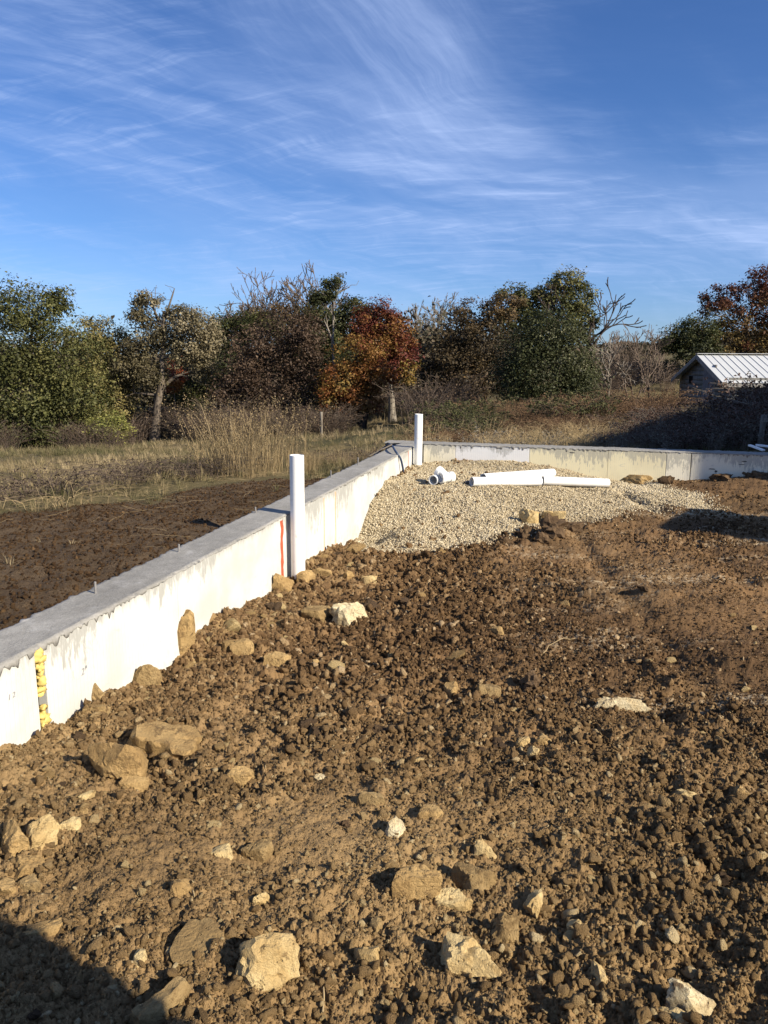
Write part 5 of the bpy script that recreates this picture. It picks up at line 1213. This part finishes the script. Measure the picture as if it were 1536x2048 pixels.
# ------------------------------------------------------------------ shed on the slope, posts
def build_shed():
    MR = plain('pale_metal_roof', (0.50, 0.51, 0.50), .5, .4, .14, 1.2); MB = bark_material('grey_barn_board', (.15, .145, .13), (.27, .26, .235)); MD = bark_material('bluish_grey_door_board', (.15, .15, .16), (.24, .24, .255)); MK = plain('painted_shade_black', (.012, .012, .012), .9, .05)
    MT = bark_material('grey_trim_board', (.22, .21, .19), (.33, .31, .28))
    # local x runs along the ridge (away from the gable seen), local y across the gable; origin = middle of the seen gable at ground
    o0 = np.array([13.42, 33.0]); rz = math.atan2(-.07, 1.0); zg = G3(*o0) - .1
    s = empty('shed', (o0[0], o0[1], zg), rz); tag(s, 'small grey wooden shed with pale ribbed metal roof on the slope at the right', 'shed')
    ze, zr, hw, L = 0.50 - zg, 1.47 - zg, 3.0, 9.0; sl = (zr - ze) / hw
    ov, og = .30, .30
    # gable boards, stopping at the door
    h = 0.20; n = int(math.ceil(zr / h))
    for k in range(n):
        z0, z1 = k * h + .004, min((k + 1) * h - .004, zr - .03)
        if z1 <= z0: continue
        def half(z): return hw if z <= ze else max((zr - z) / sl, .01)
        w0, w1 = half(z0), half(z1)
        d0, d1 = -1.55, -.25                    # door opening across y
        segs = [(-1, d0), (d1, 1)] if z0 < 1.75 else [(-1, 1)]
        for a, b in segs:
            a0, a1 = (-w0, -w1) if a == -1 else (a, a); b0, b1 = (w0, w1) if b == 1 else (b, b)
            if b0 - a0 < .05: continue
            x0, x1 = RNG.uniform(-.012, 0), .03
            V = [(x0, a0, z0), (x1, a0, z0), (x1, b0, z0), (x0, b0, z0), (x0, a1, z1), (x1, a1, z1), (x1, b1, z1), (x0, b1, z1)]
            link('wall_board', mesh_np('wall_board', np.array(V), np.array(box_vf(0, 0, 0, 1, 1, 1)[1])), s, MB)
    box('wall_lining', (.032, -hw + .05, -.3, .06, hw - .05, ze), MK, s)  # near-black sheet behind the boards darkens the gaps between them
    n = int(ze / h) + 1
    side = box('wall_board', (0, -.02, 0, L, .02, h - .008), MB, s); side.location = (.03, -hw, 0.0)
    for k in range(1, n):
        c = side.copy(); COL.objects.link(c); c.location = (.03, -hw + RNG.uniform(-.008, .008), k * h)
    box('rear_wall', (.05, hw - .04, -.3, L, hw, ze), MB, s); box('end_wall', (L - .04, -hw, -.3, L, hw, ze), MB, s)
    d = empty('door', (0, 0, 0)); d.parent = s
    for k in range(6):
        y0 = -1.52 + k * .207; box('door_plank', (-.03 + RNG.uniform(-.006, .006), y0, .02, .0, y0 + .200, 1.72), MD, d)
    box('brace', (-.055, -1.52, 1.35, -.032, -.29, 1.47), MD, d); box('brace', (-.055, -1.52, .35, -.032, -.29, .47), MD, d)
    for y0 in (-1.62, -.25): box('door_trim', (-.025, y0, 0, .02, y0 + .07, 1.80), MT, s)
    box('door_trim', (-.027, -1.62, 1.80, .018, -.18, 1.87), MT, s)
    for y0, z0, w, hh in ((1.2, 1.05, .5, .32), (-2.5, .95, .34, .42)): box('opening_shade_plate', (-.016, y0, z0, .01, y0 + w, z0 + hh), MK, s)  # near-black plates on the boards paint the shade of openings
    # roof: panels with a raised seam each
    th = .03; ang = math.atan(sl); LL = (hw + ov) / math.cos(ang); pw = .30; npan = int((L + 2 * og) / pw)
    pan = box('roof_panel', (0, 0, 0, pw - .004, LL, th), MR, None, 0); bpy.data.objects.remove(pan, do_unlink=True); pm = bpy.data.meshes['roof_panel'] if 'roof_panel' in bpy.data.meshes else None
    bm = bmesh.new()
    for b in (box_vf(0, 0, 0, pw - .004, LL, .012), box_vf(-.012, .001, .0125, .016, LL - .001, .032)):
        vs = [bm.verts.new(v) for v in b[0]]
        for f in b[1]: bm.faces.new([vs[i] for i in f])
    me = bpy.data.meshes.new('roof_panel'); bm.to_mesh(me); bm.free(); me.materials.append(MR)
    for sgn in (-1, 1):
        for k in range(npan):
            p = link('roof_panel', me, s)
            if sgn < 0: p.rotation_euler = (math.pi + ang, 0, 0); p.scale = (1, 1, -1); p.location = (-og + k * pw, 0, zr + .02)
            else: p.rotation_euler = (-ang, 0, 0); p.location = (-og + k * pw, 0, zr + .02)
    rc = box('ridge_cap', (-og - .02, -.12, 0, L + og + .02, .12, .022), MR, s); rc.location = (0, 0, zr + .075)
    for sgn in (-1, 1):
        q = box('barge_board', (-.03, 0, -.14, 0, LL, .0), MT, s); q.location = (-og - .001, 0, zr + .015); q.rotation_euler = (-ang if sgn > 0 else math.pi + ang, 0, 0)
        if sgn < 0: q.scale = (1, 1, -1)
    f = box('eave_board', (-og, -.02, -.13, L + og, .0, 0), MT, s); f.location = (0, -hw - ov + .03, ze - ov * sl + .0)
build_shed()

def post(px, py_b, py_t, y, w, label, mat, tilt=0):
    b = at_depth(px, py_b, y); t = at_depth(px, py_t, y); g = G3(b[0], b[1]); r = w * y / FPX / 2; n = 9; z = np.linspace(-.3, t[2] - g, n)
    P = np.stack([z * tilt, fbm(z, z * 0, int(px), 2) * .03, z], 1); A = Acc(); A.tube(np.concatenate([P, P[-1:] + [[0, 0, .01]]]), np.append(r * (1 + fbm(z * 3, z * 0 + 3, 5, 2) * .2), .002), 9)
    o = link('fence_post', A.mesh('fence_post', True), None, mat); o.location = (b[0], b[1], g); tag(o, label, 'fence post')
post(1521, 888, 830, 13.2, 12, 'weathered grey fence post in the shade at the right edge behind the far wall', MWOOD, .03)
post(643, 858, 824, 30, 5, 'slim pale grey post standing in front of the dark trees, left of the orange maple', MBARK_PALE)
def rail():
    a = at_depth(1521, 840, 13.15); b = at_depth(1600, 836, 13.3); o = box('fence_rail', (0, -.02, -.035, float(np.linalg.norm(b - a)), .02, .035), MWOOD); o.location = a + np.array([.06, 0, 0]); o.rotation_euler = (0, 0, math.atan2(b[1] - a[1], b[0] - a[0])); tag(o, 'grey fence rail running right from the post at the right edge', 'fence rail')
rail()

# ------------------------------------------------------------------ unseen things added outside the view to throw the long shadows
def build_shadow_casters():
    S2 = np.array([math.sin(SUN_AZ), math.cos(SUN_AZ)]); tanE = math.tan(SUN_EL)
    MS = plain('pale_siding', (.55, .54, .50), .6, .3); MRf = plain('dark_shingle', (.07, .065, .06), .9, .1); MGl = plain('window_glass', (.03, .04, .05), .1, .5)
    # house inferred, never seen; added so its eave shades the brambles and slope
    ze = 3.4; c = np.array([1.75, 12.25]); zg = -.5; Ls = (ze - zg) / tanE; near = c + S2 * Ls
    ed = np.array([.56, .83]) / math.hypot(.56, .83); rz = math.atan2(ed[1], ed[0])
    h = empty('house', (near[0], near[1], 0), rz); tag(h, 'unseen house added right of the view to shade the slope, pale siding and dark gabled roof', 'house')
    L, Wd, b = 13.0, 8.0, -.6
    box('wall', (0, -Wd, b, L, 0, ze), MS, h)
    for x0 in (2.0, 6.0, 10.0):
        w = empty('window', (x0, .0, 1.6)); w.parent = h; box('frame', (-.65, .002, -.75, .65, .05, .75), MPVC, w); box('pane', (-.55, .051, -.65, .55, .058, .65), MGl, w)
    V = np.array([(-.0, .0, ze), (L + .3, .0, ze), (L + .3, -Wd - .3, ze), (0, -Wd - .3, ze), (0, -Wd / 2, ze + 1.7), (L + .3, -Wd / 2, ze + 1.7)]); 
    link('roof', mesh_np('roof', V, np.array([[0, 1, 5, 4], [2, 3, 4, 5], [0, 3, 2, 1]])), h, MRf)
    me = mesh_np('gable', np.array([(0, .0, ze), (0, -Wd - .3, ze), (0, -Wd / 2, ze + 1.7), (L + .3, 0, ze), (L + .3, -Wd - .3, ze), (L + .3, -Wd / 2, ze + 1.7)]), np.array([[0, 2, 1], [3, 4, 5]])); link('gable', me, h, MS)
    # small excavator, unseen, added and sized to cast the shadow on the pit floor
    tip = np.array([3.95, 7.70]); hgt = 2.45; p = tip + S2 * (hgt / tanE); g = float(pit_mid(*p))
    MY = plain('excavator_yellow', (.55, .33, .03), .45, .4); MKk = plain('black_rubber', (.02, .02, .02), .8, .2); MSt = plain('dark_steel', (.06, .06, .06), .5, .4)
    e = empty('excavator_shadow_caster', (p[0], p[1], g), math.radians(-35)); tag(e, 'unseen small yellow excavator added right of the view to cast the pit shadow', 'excavator')
    for s in (-1, 1):
        t = empty('track', (0, s * .62, 0)); t.parent = e
        bm = bmesh.new(); n = 24
        prof = [(math.cos(a) * .24 + (.62 if math.cos(a) > 0 else -.62), .25 + math.sin(a) * .24) for a in np.linspace(0, 2 * math.pi, n, endpoint=False)]
        a = [bm.verts.new((q[0], -.15, q[1])) for q in prof]; c2 = [bm.verts.new((q[0], .15, q[1])) for q in prof]; bm.faces.new(a[::-1]); bm.faces.new(c2)
        for i in range(n): bm.faces.new([a[i], a[(i + 1) % n], c2[(i + 1) % n], c2[i]])
        me = bpy.data.meshes.new('belt'); bm.to_mesh(me); bm.free(); link('belt', me, t, MKk)
    box('undercarriage', (-.5, -.46, .25, .5, .46, .52), MSt, e, .02); box('engine_body', (-.95, -.62, .54, .55, .62, 1.25), MY, e, .08)
    cb = box('cab', (-.80, -.60, 1.26, .5, .60, 2.42), MGl, e, .06); box('cab_roof', (-.85, -.64, 2.421, .55, .64, 2.47), MY, e, .02)
    def arm(name, pts, w):
        A = Acc(); A.tube(np.array(pts, float), w, 8); link(name, A.mesh(name), e, MY)
    arm('boom', [(.55, .5, .9), (1.0, .5, 1.9), (1.7, .5, 2.15), (2.3, .5, 1.75)], .12); arm('stick', [(2.3, .5, 1.78), (2.2, .5, 1.1), (2.05, .5, .55)], .09)
    V, F = rock_shape(5, 2, 7, 12, .0, (.28, .3, .26), 0.0); me = mesh_np('bucket', V, F); bk = link('bucket', me, e, MSt); bk.location = (2.0, .5, .3)
    # portable toilet, unseen, added only to cast the bottom left corner's shadow
    edge = np.array([-.45, 1.54]); p = edge + S2 * 2.5; g = float(pit_mid(*p)); rz = math.atan2(S2[1], S2[0])
    t = empty('toilet_shadow_caster', (p[0], p[1], g), rz); tag(t, 'unseen blue portable toilet added behind the camera to cast the bottom left shadow', 'portable toilet')
    MBl = plain('blue_plastic', (.03, .12, .30), .5, .4)
    box('cabin', (0, -1.15, .1, 1.12, 0, 2.15), MBl, t, .03); box('base_skid', (-.02, -1.17, -.1, 1.14, .02, .098), MSt, t, .01); box('roof', (-.03, -1.18, 2.152, 1.15, .0, 2.32), MPVC, t, .06)
    d = box('door', (-.03, -1.0, .18, -.002, -.15, 2.0), MBl, t, .01); box('handle', (-.06, -.30, 1.0, -.032, -.22, 1.15), MSt, d)
build_shadow_casters()
